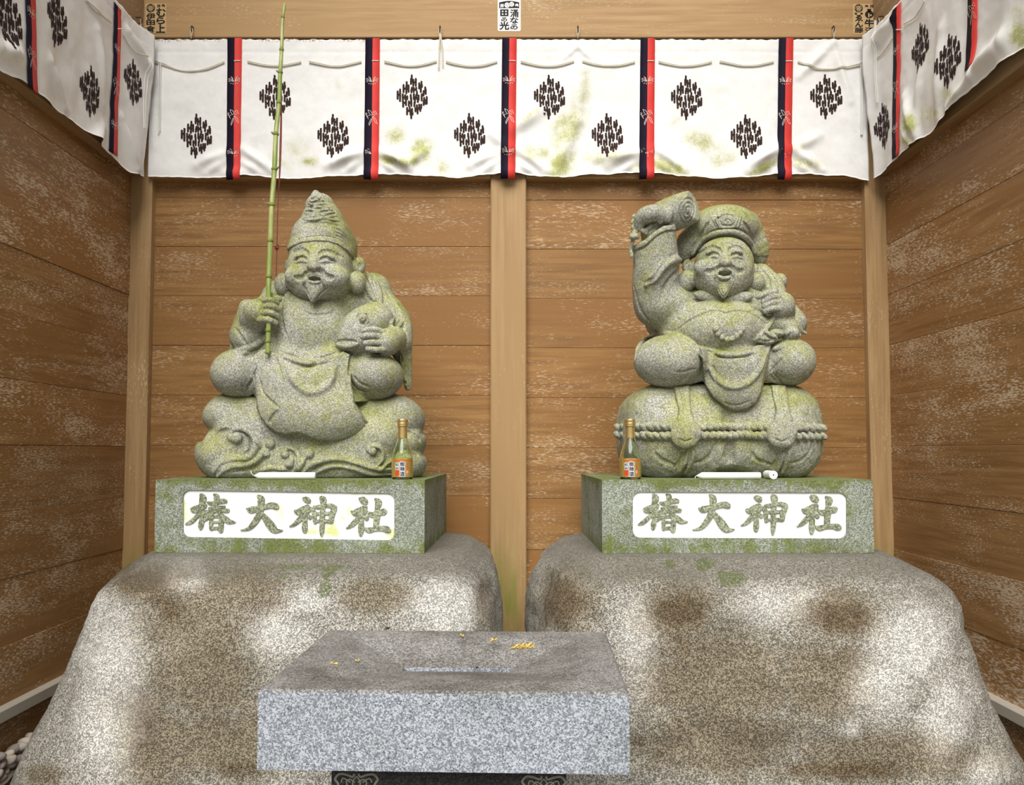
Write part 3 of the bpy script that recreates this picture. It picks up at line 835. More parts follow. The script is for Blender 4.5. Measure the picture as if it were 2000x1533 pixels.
# ------------------------------------------------------------------ statue with the bamboo rod (left)
def statue_left():
    root = thing('stone_statue', P(612, 935, 2.58) * 1.0, 'moss-tinted granite statue of a smiling bearded man in a tall pointed cap holding a fish', 'statue', 'granite statues')
    root.location.z = PZ1
    lab = {'fish': 'round-eyed fish tucked under the arm', 'rock_base': 'wave-carved rock the figure sits on', 'apron': 'cloth hanging over the lap', 'hat': 'tall pointed cap with ridged crown'}
    # --- rock with waves
    lo, hi = bounds(375, 848, 755, 945, 2.31, 2.84)
    S = Sculpt(lo, hi, .0023)
    L = 1
    S.box(622, 868, 2.60, 176, 78, 132, 55, 2, L)
    S.ell(455, 812, 2.50, 55, 44, 62, 6, L); S.ell(437, 885, 2.49, 50, 52, 74, 6, L); S.ell(470, 912, 2.47, 62, 34, 66, 10, L)
    S.ell(770, 820, 2.51, 60, 48, 70, 6, L); S.ell(798, 864, 2.50, 34, 36, 58, 4, L); S.ell(795, 905, 2.49, 38, 36, 62, 4, L); S.ell(745, 850, 2.47, 55, 50, 62, 10, L)
    S.ell(610, 905, 2.47, 150, 46, 62, 14, L); S.ell(520, 802, 2.58, 100, 40, 100, 14, L); S.ell(715, 802, 2.58, 95, 40, 100, 14, L)
    # waves
    S.ridge([(418, 922), (432, 905), (458, 896), (484, 893), (497, 880), (500, 862), (490, 846), (474, 836), (456, 838), (449, 850), (455, 860), (465, 857)], 5.5, .1, 3, L=L)
    S.stud(462, 855, 11, 11, 9, 1.5, L, lift=.3)
    S.groove([(470, 842), (484, 850), (491, 866), (487, 882), (470, 890), (440, 893)], 3, .2)
    S.ridge([(425, 930), (450, 912), (480, 908), (502, 898), (515, 882), (528, 876)], 4.5, .1, 2, L=L)
    S.stud(528, 867, 9, 9, 8, 1.5, L, lift=.3); S.stud(521, 887, 7, 7, 6, 1.5, L, lift=.3)
    S.ridge([(500, 860), (512, 872), (520, 874)], 4, .1, 2, L=L)
    S.groove([(520, 892), (508, 905), (490, 915), (455, 922)], 2.5, .2)
    S.ridge([(573, 924), (583, 908), (584, 892), (576, 879), (562, 874), (553, 880)], 4.5, .1, 2, L=L)
    S.stud(557, 886, 9, 9, 8, 1.5, L, lift=.3); S.stud(565, 906, 8, 8, 7, 1.5, L, lift=.3); S.stud(604, 886, 10, 10, 9, 1.5, L, lift=.3)
    S.groove([(560, 880), (573, 886), (577, 900), (570, 914)], 2.5, .2)
    S.ridge([(597, 892), (588, 906), (585, 918)], 4, .1, 2, L=L)
    S.ridge([(592, 922), (612, 906), (640, 898), (672, 899), (705, 908), (740, 916), (775, 915)], 6, .1, 3, L=L)
    S.ridge([(610, 929), (635, 914), (660, 909), (690, 914), (725, 925), (770, 926)], 5, .1, 2, L=L)
    S.groove([(603, 925), (625, 909), (655, 904), (690, 910), (730, 921), (775, 921)], 2.2, .3)
    S.ridge([(735, 912), (745, 900), (748, 884), (740, 873), (728, 871), (720, 878), (724, 886)], 4.5, .1, 2, L=L)
    S.stud(728, 881, 9, 9, 8, 1.5, L, lift=.3)
    S.ridge([(744, 918), (755, 906), (770, 896)], 4, .1, 2, L=L)
    S.ridge([(505, 920), (530, 914), (560, 917)], 4, .1, 2, L=L); S.ridge([(500, 930), (535, 923), (572, 928)], 4, .1, 2, L=L)
    S.groove([(402, 858), (425, 846), (450, 838)], 3, .2); S.groove([(795, 842), (812, 850), (822, 862)], 3, .2); S.groove([(800, 884), (818, 890)], 3, .2)
    S.ell(390, 852, 2.45, 14, 7, 60, 14, op='sub', rot=-20); S.ell(836, 842, 2.46, 16, 8, 50, 6, op='sub', rot=20); S.ell(838, 884, 2.46, 16, 8, 50, 6, op='sub', rot=20)
    S.grain(.0030, 22, 5); S.floor_at(PZ1 + .0012)
    S.skin({1: 'rock_base'}, M['statue'], root, lab)
    # --- body
    lo, hi = bounds(405, 815, 520, 868, 2.295, 2.80)
    S = Sculpt(lo, hi, .0023)
    B, FI, A, H, H2 = 1, 2, 3, 4, 5
    S.ell(614, 655, 2.54, 98, 92, 92, 6, B); S.ell(632, 600, 2.57, 118, 58, 72, 12, B)
    S.ell(614, 705, 2.55, 140, 50, 80, 10, B)
    # legs
    S.cap([(466, 730, 2.455, 46), (580, 738, 2.50, 50)], 6, B); S.ell(462, 729, 2.45, 48, 46, 60, 6, B)
    S.cap([(732, 735, 2.455, 46), (650, 738, 2.50, 50)], 6, B); S.ell(735, 735, 2.45, 54, 45, 62, 6, B)
    # cloth over the lap, hanging in front of the rock
    S.ell(606, 752, 2.455, 96, 62, 70, 16, A); S.ell(612, 806, 2.425, 112, 60, 56, 16, A)
    S.ell(560, 700, 2.46, 60, 30, 45, 14, A); S.ell(650, 706, 2.46, 45, 30, 45, 14, A)
    ap = [(500, 687), (497, 715), (498, 745), (499, 765), (502, 795), (508, 815), (520, 832), (540, 845), (560, 849), (580, 845), (597, 850), (620, 859), (650, 861), (680, 856), (710, 845), (731, 834), (712, 815), (692, 787), (684, 757), (680, 722), (684, 692), (670, 686), (648, 702), (615, 709), (580, 704), (545, 692), (520, 682), (508, 682)]
    S.relief(ap, .018, 1.1, A, 2.52)
    # below the apron nothing of its bulk shows: trim it back to the hem
    below = [(495, 770), (500, 795), (508, 815), (520, 832), (540, 846), (560, 850), (580, 846), (597, 851), (620, 860), (650, 862), (680, 857), (710, 846), (733, 835), (712, 813), (694, 786), (760, 786), (760, 900), (470, 900), (470, 786)]
    S.relief(below, -.03, 1.0, 0, 2.60); S.relief(below, -.03, 1.0, 0, 2.60)
    S.groove([(535, 695), (545, 720), (552, 750)], 2.6, .3); S.ridge([(560, 715), (575, 745), (600, 765), (625, 763), (645, 745), (655, 715)], 5, -.2, 7, L=A)
    S.groove([(505, 735), (512, 765), (530, 785), (545, 797)], 2.2, .3); S.groove([(545, 800), (530, 817), (527, 825)], 2.5, .2)
    S.groove([(693, 790), (705, 815), (718, 832)], 1.8, .3); S.ridge([(690, 694), (682, 722), (682, 755), (690, 782)], 4, .1, 4, L=A)
    S.ridge([(500, 690), (498, 720), (499, 765)], 3.5, 0, 3, L=A)
    S.groove([(505, 715), (495, 735), (488, 752), (480, 765)], 2, .3, L=0); S.groove([(494, 742), (482, 755)], 2, .3)
    S.groove([(686, 745), (697, 760), (716, 765)], 2.2, .3); S.groove([(690, 735), (702, 748), (722, 756)], 2.2, .3); S.groove([(688, 758), (698, 770)], 2, .3)
    S.ridge([(556, 698), (580, 705), (600, 709), (620, 708), (645, 702), (660, 692)], 5, .3, 2, L=B); S.groove([(556, 706), (600, 715), (648, 708)], 2, .2)
    S.groove([(540, 684), (560, 692), (600, 700), (640, 695), (665, 684)], 2, .2)
    S.groove([(556, 560), (548, 600), (553, 640), (562, 660)], 2.5, .3); S.groove([(590, 590), (600, 612), (640, 613), (660, 600)], 1.6, .3)
    # arms and sleeves
    S.cap([(556, 590, 2.56, 38), (505, 628, 2.52, 36), (484, 655, 2.50, 32)], 10, B, smooth=3)
    S.ell(487, 660, 2.49, 36, 34, 45, 8, B); S.cap([(484, 645, 2.48, 28), (505, 615, 2.42, 22)], 8, B)
    S.ell(552, 582, 2.60, 40, 36, 45, 12, B); S.cap([(486, 604, 2.54, 20), (466, 648, 2.535, 15), (457, 684, 2.54, 9)], 8, B)
    S.ridge([(455, 686), (475, 683), (497, 675), (514, 662), (522, 650)], 5, .2, 3, L=B); S.groove([(458, 640), (470, 656), (480, 672)], 2.2, .2)
    S.ell(500, 684, 2.415, 26, 9, 26, 5, rot=25, op='sub')
    S.cap([(724, 592, 2.575, 44), (765, 630, 2.55, 38), (778, 668, 2.51, 28)], 10, B, smooth=3)
    S.ell(730, 573, 2.585, 36, 40, 42, 10, B)
    S.cap([(776, 650, 2.52, 26), (788, 700, 2.53, 17), (795, 735, 2.535, 10), (797, 757, 2.535, 6)], 8, B)
    S.ridge([(778, 640), (784, 680), (786, 715), (793, 745), (797, 760)], 4, .2, 3, L=B); S.groove([(782, 690), (788, 730), (791, 752)], 2.6, .2)
    for q in ([(707, 536), (716, 560), (730, 585)], [(717, 533), (728, 562), (738, 592)], [(731, 545), (740, 570), (742, 598)]):
        S.ridge(q, 5.5, .1, 3, L=B)
    for q in ([(712, 536), (722, 562), (734, 588)], [(726, 540), (735, 566), (741, 590)], [(752, 565), (772, 600), (785, 640)], [(765, 580), (782, 615), (790, 650)]):
        S.groove(q, 1.8, .3)
    # fish
    S.cap([(733, 625, 2.455, 36), (706, 640, 2.43, 37), (684, 662, 2.418, 24), (670, 671, 2.412, 13)], 4, FI, smooth=4)
    S.ell(712, 668, 2.44, 42, 26, 40, 8, FI)
    S.stud(708, 622, 13, 14, 4, 1.5, FI, lift=.2); S.groove(loop(708, 622, 9.5, 10.5), 1.8, .1, closed=True); S.stud(708, 622, 5.5, 6, 4, 1, FI, lift=-.2); S.stud(708, 622, 2.2, 2.4, 4, .6, op='sub')
    S.groove([(656, 667), (672, 665), (690, 666), (698, 670)], 1.8, .2); S.ridge([(655, 672), (672, 676), (690, 675), (699, 671)], 3.6, .2, 2, L=FI); S.groove([(657, 680), (680, 683), (700, 682)], 1.6, .2)
    for q in ([(760, 640), (770, 616)], [(766, 642), (778, 622)], [(773, 643), (787, 628)]): S.ridge(q, 3.5, .2, 2, L=FI)
    # hands
    S.ell(503, 608, 2.405, 27, 25, 26, 5, H, rot=20); S.ell(490, 618, 2.43, 22, 22, 24, 8, H)
    for (a, b, c) in (((514, 588), (528, 585), (541, 592)), ((514, 600), (530, 597), (544, 604)), ((510, 612), (527, 610), (542, 617)), ((507, 624), (524, 624), (538, 630))):
        S.cap([(*a, 2.386, 7), (*b, 2.364, 6.2), (*c, 2.378, 5.5)], .8, H, smooth=3)
    S.cap([(512, 584, 2.41, 7), (530, 578, 2.40, 6.5), (545, 584, 2.40, 6)], 3, H)
    S.ell(757, 668, 2.40, 25, 27, 26, 5, H2); S.ell(772, 662, 2.44, 22, 24, 30, 8, H2)
    for (a, b, c) in (((748, 648), (728, 643), (711, 646)), ((748, 658), (726, 655), (708, 657)), ((750, 670), (730, 669), (713, 670)), ((752, 682), (734, 683), (718, 681))):
        S.cap([(*a, 2.378, 7), (*b, 2.362, 6.2), (*c, 2.362, 5.5)], .8, H2, smooth=3)
    S.grain(.0014, 30, 8)
    S.skin({1: 'body', 2: 'fish', 3: 'apron', 4: 'hand', 5: 'hand'}, M['statue'], root, lab)
    # --- head and cap
    lo, hi = bounds(528, 722, 368, 598, 2.32, 2.64)
    S = Sculpt(lo, hi, .0015)
    HD, HT = 1, 2
    S.ell(625, 525, 2.475, 64, 60, 62, 4, HD); S.ell(622, 548, 2.455, 65, 38, 50, 10, HD); S.ell(615, 562, 2.44, 40, 28, 38, 12, HD)
    S.ell(635, 570, 2.52, 60, 40, 50, 10, HD)
    S.ell(578, 538, 2.405, 22, 20, 16, 9, HD); S.ell(656, 540, 2.402, 27, 22, 17, 9, HD)
    # cap
    S.cap([(627, 492, 2.495, 63), (628, 472, 2.495, 57), (630, 440, 2.50, 37)], 3, HT)
    S.cap([(630, 452, 2.50, 40), (629, 432, 2.50, 37), (624, 405, 2.50, 25), (618, 384, 2.50, 8), (617, 378, 2.5, 4)], 4, HT)
    S.ell(668, 488, 2.53, 26, 34, 40, 12, HT); S.cap([(632, 405, 2.505, 17), (645, 440, 2.51, 25), (660, 478, 2.52, 30)], 10, HT)
    brim = [(560, 489), (572, 480), (590, 473), (615, 470), (640, 471), (660, 477), (678, 489), (694, 508), (720, 508), (720, 360), (540, 360)]
    S.relief(brim, .0045, 1.0, HT)
    S.groove([(568, 476), (590, 465), (618, 461), (648, 463), (670, 472), (690, 494)], 1.0, .3)
    for dy in (8, 15, 22): S.groove([(655, 468 - dy), (672, 474 - dy * .8), (688, 492 - dy * .5)], 1.0, .3)
    S.groove([(590, 437), (610, 434), (635, 435), (668, 442)], 2.4, .2)
    rngl = random.Random(4)
    for j, y in enumerate(np.arange(429, 384, -6.2)):
        t = (435 - y) / 55; xl = 593 + 22 * max(t - .2, 0) ** 1.1; xr = 668 - 46 * t
        pts = [(xl + (xr - xl) * u, y + rngl.uniform(-1.6, 1.6) + 1.5 * math.sin(u * 9 + j)) for u in np.linspace(0, 1, 7)]
        S.ridge(pts, 3.0, .05, 1.2, L=HT); S.groove([(a, b + 3.2) for a, b in pts], 1.2, .3)
    # ears
    S.ell(700, 521, 2.50, 14, 19, 11, 5, HD, rot=-8); S.stud(703, 520, 5, 10, 4, 1.5, rot=-8, op='sub', lift=.3); S.ell(697, 551, 2.47, 18, 22, 17, 4, HD)
    S.ell(553, 555, 2.48, 17, 22, 17, 4, HD); S.ell(562, 520, 2.51, 6, 14, 8, 3, HD)
    S.groove([(682, 506), (688, 520), (686, 535)], 1.6, .2); S.groove([(688, 500), (696, 512)], 1.6, .2)
    # brow hollows, lids, eyes
    S.stud(587, 500, 14, 7.5, 4, 4, HD, lift=.1, rot=4); S.stud(640, 500, 15, 7.5, 4, 4, HD, lift=.1, rot=-5)
    S.ridge([(574, 514), (588, 510), (600, 512)], 2.4, -.1, 2, L=HD); S.ridge([(626, 512), (639, 510), (654, 514)], 2.4, -.1, 2, L=HD)
    S.groove([(567, 500), (574, 491), (586, 487), (597, 491), (605, 502)], 3.0, .15, 2); S.groove([(622, 499), (631, 491), (645, 490), (658, 497), (671, 503)], 3.0, .15, 2)
    S.groove([(571, 510), (579, 505), (589, 502), (596, 504), (602, 509)], 2.0, .0, .6); S.groove([(623, 509), (630, 504), (638, 503), (646, 507), (657, 511)], 2.0, .0, .6)
    S.stud(590, 504.5, 2.2, 1.8, 1.5, .6, HD, lift=.2); S.stud(635, 505.5, 2.2, 1.8, 1.5, .6, HD, lift=.2)
    for (x, y) in ((570, 492), (577, 487), (585, 484), (593, 485)): S.groove([(x, y), (x + 3, y - 4)], .8, .2, .5)
    for (x, y) in ((626, 491), (631, 488), (637, 486), (644, 486), (651, 489), (658, 493)): S.groove([(x, y), (x - 4, y - 5)], .8, .2, .5)
    # nose
    S.cap([(613, 499, 2.395, 6), (612, 512, 2.378, 8.5), (612, 520, 2.370, 9)], 7, HD); S.ell(612, 521, 2.374, 13, 7.5, 9, 4, HD)
    S.stud(606, 527, 2.5, 1.8, 3, .8, op='sub'); S.stud(619, 527, 2.5, 1.8, 3, .8, op='sub')
    # smile folds, mouth, moustache, beard
    S.cap([(616, 562, 2.408, 20), (614, 572, 2.396, 14), (611.5, 583, 2.390, 7), (610.5, 588, 2.388, 3)], 6, HD, smooth=3)
    S.groove([(600, 531), (595, 539), (587, 543), (577, 541)], 3.6, .1, 3); S.groove([(626, 526), (632, 536), (641, 541), (651, 541)], 3.8, .1, 3)
    S.ridge([(612, 534), (603, 537), (597, 545), (592, 554)], 3.2, .1, 2.5, L=HD); S.ridge([(614, 534), (624, 537), (631, 547), (637, 560)], 3.4, .1, 2.5, L=HD)
    S.stud(614, 544.5, 12.5, 5.2, 16, 1.0, op='sub', rot=-4); S.ridge([(604, 540), (614, 538), (624, 541)], 1.6, .2, 1, L=HD); S.ridge([(603, 549), (614, 552), (625, 550)], 2.6, .1, 2, L=HD)
    S.groove([(592, 556), (598, 568), (604, 580), (608, 589)], 2.0, .2, 1.2); S.groove([(640, 560), (631, 570), (622, 580), (613, 589)], 2.0, .2, 1.2)
    S.groove([(625, 573), (618, 580)], 1.0, .2, .6); S.groove([(600, 566), (605, 577)], 1.0, .2, .6)
    S.grain(.0007, 60, 3)
    S.skin({1: 'head', 2: 'hat'}, M['statue'], root, lab)
    return root
statueL = statue_left()

# ------------------------------------------------------------------ statue with the mallet (right)
def rope_on(S, pts, r, pitch, L, tilt=-34):
    px = np.array([p[0] for p in pts], float); py = np.array([p[1] for p in pts], float)
    n = int((px[-1] - px[0]) / pitch); xs = np.linspace(px[0], px[-1], n); ys = np.interp(xs, px, py)
    Y = S.hit(xs, ys)
    Y = np.convolve(np.pad(Y, 2, mode='edge'), np.ones(5) / 5, 'valid')
    S.chain([P(a, b, c) for a, b, c in zip(xs, ys, Y)], np.full(n, r * .75 * 2.4 / F), .001, L)
    for a, b, c in zip(xs, ys, Y):
        S.ell(a, b, c - .55 * r * c / F, pitch * .98, r * .74, r * .95, .5, L, tilt)
def statue_right():
    root = thing('stone_statue', P(1410, 935, 2.58), 'moss-tinted granite statue of a laughing man in a soft cap raising a mallet', 'statue', 'granite statues')
    root.location.z = PZ1
    lab = {'mallet': 'barrel-shaped mallet raised over the shoulder', 'rice_bales': 'two roped straw bales the figure sits on', 'sack': 'big sack slung over the shoulder', 'hat': 'soft puffed cap with an emblem', 'rope': 'double twisted rope round the bales'}
    lo, hi = bounds(1195, 1620, 740, 945, 2.30, 2.86)
    S = Sculpt(lo, hi, .0023)
    L, R = 1, 2
    S.box(1396, 846, 2.58, 184, 92, 128, 70, 2, L); S.ell(1400, 775, 2.56, 150, 26, 100, 10, L)
    S.ell(1322, 846, 2.52, 108, 88, 108, 10, L); S.ell(1500, 846, 2.52, 94, 88, 108, 10, L)
    S.ell(1435, 934, 2.38, 46, 19, 60, 8, op='sub'); S.groove([(1420, 800), (1424, 850), (1428, 915)], 7, .5, 8)
    st1 = [(1315, 752), (1346, 752), (1348, 785), (1351, 806), (1356, 822), (1322, 822), (1326, 800), (1321, 780)]
    st2 = [(1506, 752), (1534, 752), (1540, 785), (1543, 806), (1548, 822), (1512, 822), (1516, 800), (1511, 780)]
    for s in (st1, st2): S.relief(s, .010, 1.2, L, 2.6)
    for x in (0, 191): S.groove([(1333 + x, 758), (1335 + x, 785), (1338 + x, 808)], 1.6, .3)
    rope_on(S, [(1209, 836), (1300, 833), (1400, 832), (1500, 834), (1607, 835)], 9.3, 12, R)
    rope_on(S, [(1209, 851), (1300, 851), (1400, 849), (1500, 850), (1607, 852)], 9.3, 12, R)
    for x in (1339, 1527):
        S.ell(x, 846, float(S.hit(np.array([x]), np.array([851.]))[0]) + .006, 30, 30, 13, 1.0, L)
        S.groove([(x - 13, 857), (x, 862), (x + 13, 857)], 1.5, .3)
        S.groove([(x - 62, 880), (x - 50, 896), (x - 30, 906), (x - 14, 911)], 2.4, .3, 3); S.groove([(x + 14, 906), (x + 36, 900), (x + 52, 886), (x + 57, 870)], 2.4, .3, 3)
        S.ridge([(x + 6, 876), (x + 2, 896), (x - 8, 912), (x - 16, 926)], 4.5, .1, 3, L=L); S.ridge([(x + 13, 876), (x + 12, 896), (x + 4, 914), (x - 4, 928)], 4.5, .1, 3, L=L)
        S.groove([(x + 10, 878), (x + 7, 896), (x - 2, 914), (x - 10, 928)], 1.8, .2); S.groove([(x - 4, 880), (x - 12, 900), (x - 24, 916)], 1.8, .2)
        S.groove([(x - 52, 800), (x - 45, 775), (x - 25, 760)], 1.6, .4, 3); S.groove([(x + 22, 762), (x + 45, 780), (x + 58, 812)], 1.6, .4, 3)
    S.grain(.0030, 45, 15); S.floor_at(PZ1 + .0012)
    S.skin({1: 'rice_bales', 2: 'rope'}, M['statue'], root, lab)
    # --- body
    lo, hi = bounds(1218, 1600, 368, 812, 2.27, 2.84)
    lo[1] = 2.29
    S = Sculpt(lo, hi, .0024)
    B, A, MA, SK, H, H2 = 1, 2, 3, 4, 5, 6
    S.ell(1405, 620, 2.67, 148, 86, 78, 2, SK)
    S.ell(1400, 648, 2.50, 112, 62, 92, 4, B); S.ell(1412, 598, 2.54, 98, 50, 66, 14, B); S.ell(1410, 700, 2.55, 140, 52, 80, 10, B)
    S.cap([(1312, 708, 2.45, 50), (1400, 722, 2.50, 46)], 6, B); S.ell(1306, 706, 2.44, 68, 52, 68, 5, B)
    S.cap([(1536, 708, 2.455, 46), (1460, 722, 2.50, 46)], 6, B); S.ell(1540, 707, 2.45, 50, 47, 62, 5, B)
    S.ell(1432, 722, 2.455, 66, 50, 70, 10, A); S.ell(1434, 762, 2.425, 58, 44, 50, 10, A)
    ap = [(1366, 676), (1372, 700), (1374, 735), (1378, 755), (1393, 776), (1410, 789), (1425, 799), (1440, 803), (1460, 798), (1478, 786), (1488, 766), (1492, 740), (1500, 705), (1506, 672), (1480, 674), (1455, 684), (1425, 687), (1395, 682)]
    S.relief(ap, .018, 1.1, A, 2.50)
    bel = [(1373, 745), (1379, 756), (1393, 777), (1410, 790), (1425, 800), (1440, 804), (1460, 799), (1478, 787), (1489, 767), (1493, 745), (1540, 757), (1540, 840), (1330, 840), (1330, 757)]
    S.relief(bel, -.03, 1, 0, 2.6); S.relief(bel, -.03, 1, 0, 2.6)
    S.ridge([(1380, 705), (1395, 735), (1415, 752), (1440, 756), (1465, 745), (1485, 720), (1497, 690)], 4.5, 0, 5, L=A); S.groove([(1368, 690), (1385, 712), (1394, 720), (1396, 745), (1383, 752)], 1.8, .3)
    S.groove([(1412, 786), (1440, 792), (1470, 780)], 1.5, .3); S.groove([(1393, 694), (1420, 697), (1450, 696), (1472, 694)], 2, .2); S.ridge([(1396, 690), (1430, 694), (1470, 688)], 4, .1, 2, L=B)
    # robe edge round the knee, foot creases
    S.ridge([(1240, 705), (1246, 680), (1265, 661), (1295, 652), (1330, 657), (1355, 672), (1372, 695), (1380, 722)], 4, .1, 3, L=B); S.groove([(1246, 708), (1252, 685), (1270, 667), (1298, 658), (1330, 663), (1352, 678), (1366, 700)], 1.8, .2)
    S.groove([(1318, 726), (1336, 726), (1350, 722), (1358, 722)], 1.8, .2); S.groove([(1345, 728), (1335, 742), (1324, 752)], 2, .2); S.groove([(1352, 732), (1345, 745), (1335, 753)], 1.6, .2); S.groove([(1310, 744), (1330, 742), (1345, 733)], 1.6, .2)
    S.groove([(1528, 700), (1517, 712), (1506, 726)], 1.8, .2); S.groove([(1510, 728), (1520, 740), (1530, 752)], 2, .2); S.groove([(1522, 732), (1538, 741), (1556, 740)], 1.8, .2); S.groove([(1505, 732), (1515, 746)], 1.6, .2)
    # chest band and belly flower
    S.groove([(1322, 645), (1345, 628), (1375, 613), (1400, 607), (1419, 612), (1445, 607), (1475, 617), (1505, 640)], 2.2, .0)
    S.groove([(1290, 638), (1310, 615), (1340, 597), (1375, 585)], 1.8, .3)
    for x, y in ((1398, 643), (1402, 652), (1410, 659), (1420, 663), (1430, 662), (1439, 657), (1446, 650), (1450, 643)): S.stud(x, y, 5.5, 5.5, 4.5, .5, B, lift=.35)
    for q in ([(1340, 612), (1352, 608), (1372, 604), (1380, 606)], [(1480, 600), (1473, 607), (1462, 610)], [(1503, 610), (1496, 616), (1484, 616)], [(1320, 620), (1328, 625)]): S.groove(q, 1.5, .3)
    # raised arm in its wide sleeve
    S.cap([(1350, 590, 2.555, 40), (1300, 598, 2.53, 40), (1280, 575, 2.50, 44), (1281, 520, 2.475, 45), (1279, 462, 2.455, 41), (1277, 430, 2.45, 38)], 10, B, smooth=3)
    S.ell(1300, 600, 2.51, 60, 45, 55, 14, B)
    cuff = [(1215, 488), (1234, 480), (1260, 468), (1278, 452), (1295, 441), (1318, 438), (1340, 436), (1340, 380), (1215, 380)]
    S.relief(cuff, -.03, .8); S.relief(cuff, -.03, .8); S.relief(cuff, -.03, .8)
    S.relief([(1225, 494), (1238, 490), (1262, 479), (1280, 463), (1300, 452), (1325, 449), (1325, 430), (1225, 470)], .004, 1.0, B)
    S.groove([(1239, 491), (1262, 480), (1280, 464), (1300, 453), (1318, 451)], 1.4, .2, 1)
    S.ridge([(1262, 556), (1280, 540), (1295, 520), (1315, 508), (1328, 508)], 8, 0, 8, L=B); S.groove([(1256, 552), (1275, 545), (1290, 524), (1308, 503), (1322, 496)], 3, .3, 4); S.groove([(1290, 590), (1300, 560), (1318, 535), (1330, 525)], 3, .3, 5)
    S.groove([(1238, 560), (1250, 605), (1272, 632)], 2.4, .3, 3)
    # hand and mallet
    S.cap([(1278, 462, 2.455, 27), (1268, 438, 2.45, 20)], 4, H)
    c0 = np.array(P(1319, 416, 2.45)); S.cyl(c0, (.80, -.58, .20), .060, .0525, .10, .006, .001, MA)
    S.groove(loop(1342, 412, 15, 25, 16, -12), 1.5, .2, .8, closed=True); S.groove(loop(1343, 412, 9.5, 16, 14, -12), 1.4, .2, .8, closed=True); S.groove(loop(1344, 412, 4.5, 8, 10, -12), 1.3, .2, .8, closed=True)
    S.groove([(1327, 434), (1340, 443), (1352, 447)], 1.2, .2, .8)
    S.cap([(1247, 444, 2.425, 10), (1252, 428, 2.412, 14), (1264, 419, 2.40, 17), (1280, 416, 2.395, 16), (1289, 421, 2.392, 11), (1290, 432, 2.395, 6)], 2, H, smooth=4)
    for x in (1296, 1303, 1309): S.cap([(x - 6, 405, 2.415, 6), (x, 414, 2.395, 5.5), (x - 1, 424, 2.395, 5), (x - 3, 431, 2.40, 4)], 1.5, H, smooth=4)
    S.cap([(1258, 452, 2.42, 5), (1272, 441, 2.415, 4.5)], 1.5, H); S.cap([(1262, 455, 2.42, 4.5), (1252, 448, 2.42, 5)], 1.5, H)
    for i, (x, y) in enumerate(((1239, 424), (1237, 434), (1238, 444), (1240, 454), (1243, 462))): S.ell(x, y, 2.425, 6, 6.5, 6, 1, H)
    S.ell(1238, 462, 2.42, 10, 7, 8, 1, H); S.cap([(1236, 470, 2.43, 4), (1231, 485, 2.44, 4), (1234, 500, 2.44, 4)], 1, H)
    # fist at the sack, sleeve with folded edge
    S.cap([(1500, 590, 2.56, 36), (1545, 632, 2.53, 30)], 10, B)
    S.cap([(1484, 536, 2.53, 22), (1508, 556, 2.50, 21), (1520, 590, 2.47, 20)], 6, SK); S.ell(1522, 552, 2.53, 14, 18, 22, 5, SK)
    for q in ([(1487, 528), (1500, 543), (1504, 566)], [(1500, 528), (1512, 546), (1514, 568)], [(1513, 535), (1522, 550), (1522, 568)]): S.groove(q, 2, .2, 1.5)
    S.ell(1527, 597, 2.42, 25, 27, 26, 5, H2); S.ell(1532, 612, 2.45, 20, 20, 26, 8, H2)
    for a, b, c, r in (((1514, 570), (1498, 573), (1481, 580), 6.5), ((1522, 580), (1505, 581), (1491, 589), 6.5), ((1522, 591), (1507, 592), (1493, 598), 6.5), ((1524, 602), (1508, 603), (1495, 608), 6.5)):
        S.cap([(*a, 2.398, r + 1), (*b, 2.388, r), (*c, 2.393, r - 1)], 1.8, H2, smooth=3)
    S.ell(1528, 640, 2.46, 38, 24, 38, 6, B, rot=-18); S.cap([(1508, 625, 2.44, 12), (1480, 662, 2.42, 8)], 5, B)
    S.ridge([(1512, 616), (1505, 630), (1490, 650), (1474, 664)], 4.5, .2, 2, L=B)
    S.ell(1492, 664, 2.395, 22, 8, 12, 2, B, rot=-8); S.ell(1502, 655, 2.392, 19, 7, 12, 1.5, B, rot=-26); S.ell(1518, 650, 2.395, 15, 8, 12, 1.5, B, rot=-4)
    S.ell(1545, 652, 2.41, 16, 14, 20, 3, B); S.cap([(1552, 642, 2.43, 9), (1568, 648, 2.44, 4), (1574, 651, 2.44, 2.5)], 3, B); S.cap([(1550, 648, 2.42, 8), (1562, 655, 2.42, 4)], 3, B)
    S.ell(1534, 676, 2.395, 26, 9, 12, 2, B, rot=16); S.groove([(1480, 663), (1495, 667), (1510, 664)], 1.6, .2, 1); S.groove([(1490, 650), (1505, 660), (1516, 662)], 1.6, .2, 1); S.groove([(1508, 645), (1520, 645), (1530, 650)], 1.6, .2, 1); S.groove([(1515, 675), (1530, 668), (1540, 656), (1546, 648)], 1.6, .2, 1)
    # collar flaps
    S.stud(1384, 578, 30, 11, 8, 1.0, B, lift=.55, rot=-8); S.stud(1446, 580, 27, 11, 8, 1.0, B, lift=.55, rot=6)
    S.grain(.0014, 30, 28)
    S.skin({1: 'body', 2: 'apron', 3: 'mallet', 4: 'sack', 5: 'hand', 6: 'hand'}, M['statue'], root, lab)
    # --- head and cap
    lo, hi = bounds(1312, 1506, 396, 590, 2.32, 2.66)
    S = Sculpt(lo, hi, .0015)
    HD, HT = 1, 2
    S.ell(1414, 518, 2.47, 57, 56, 58, 4, HD); S.ell(1412, 542, 2.452, 59, 38, 48, 10, HD); S.ell(1412, 556, 2.44, 36, 24, 36, 12, HD); S.ell(1412, 560, 2.52, 54, 36, 50, 10, HD)
    S.ell(1375, 523, 2.41, 20, 17, 14, 8, HD); S.ell(1449, 524, 2.41, 19, 16, 14, 8, HD)
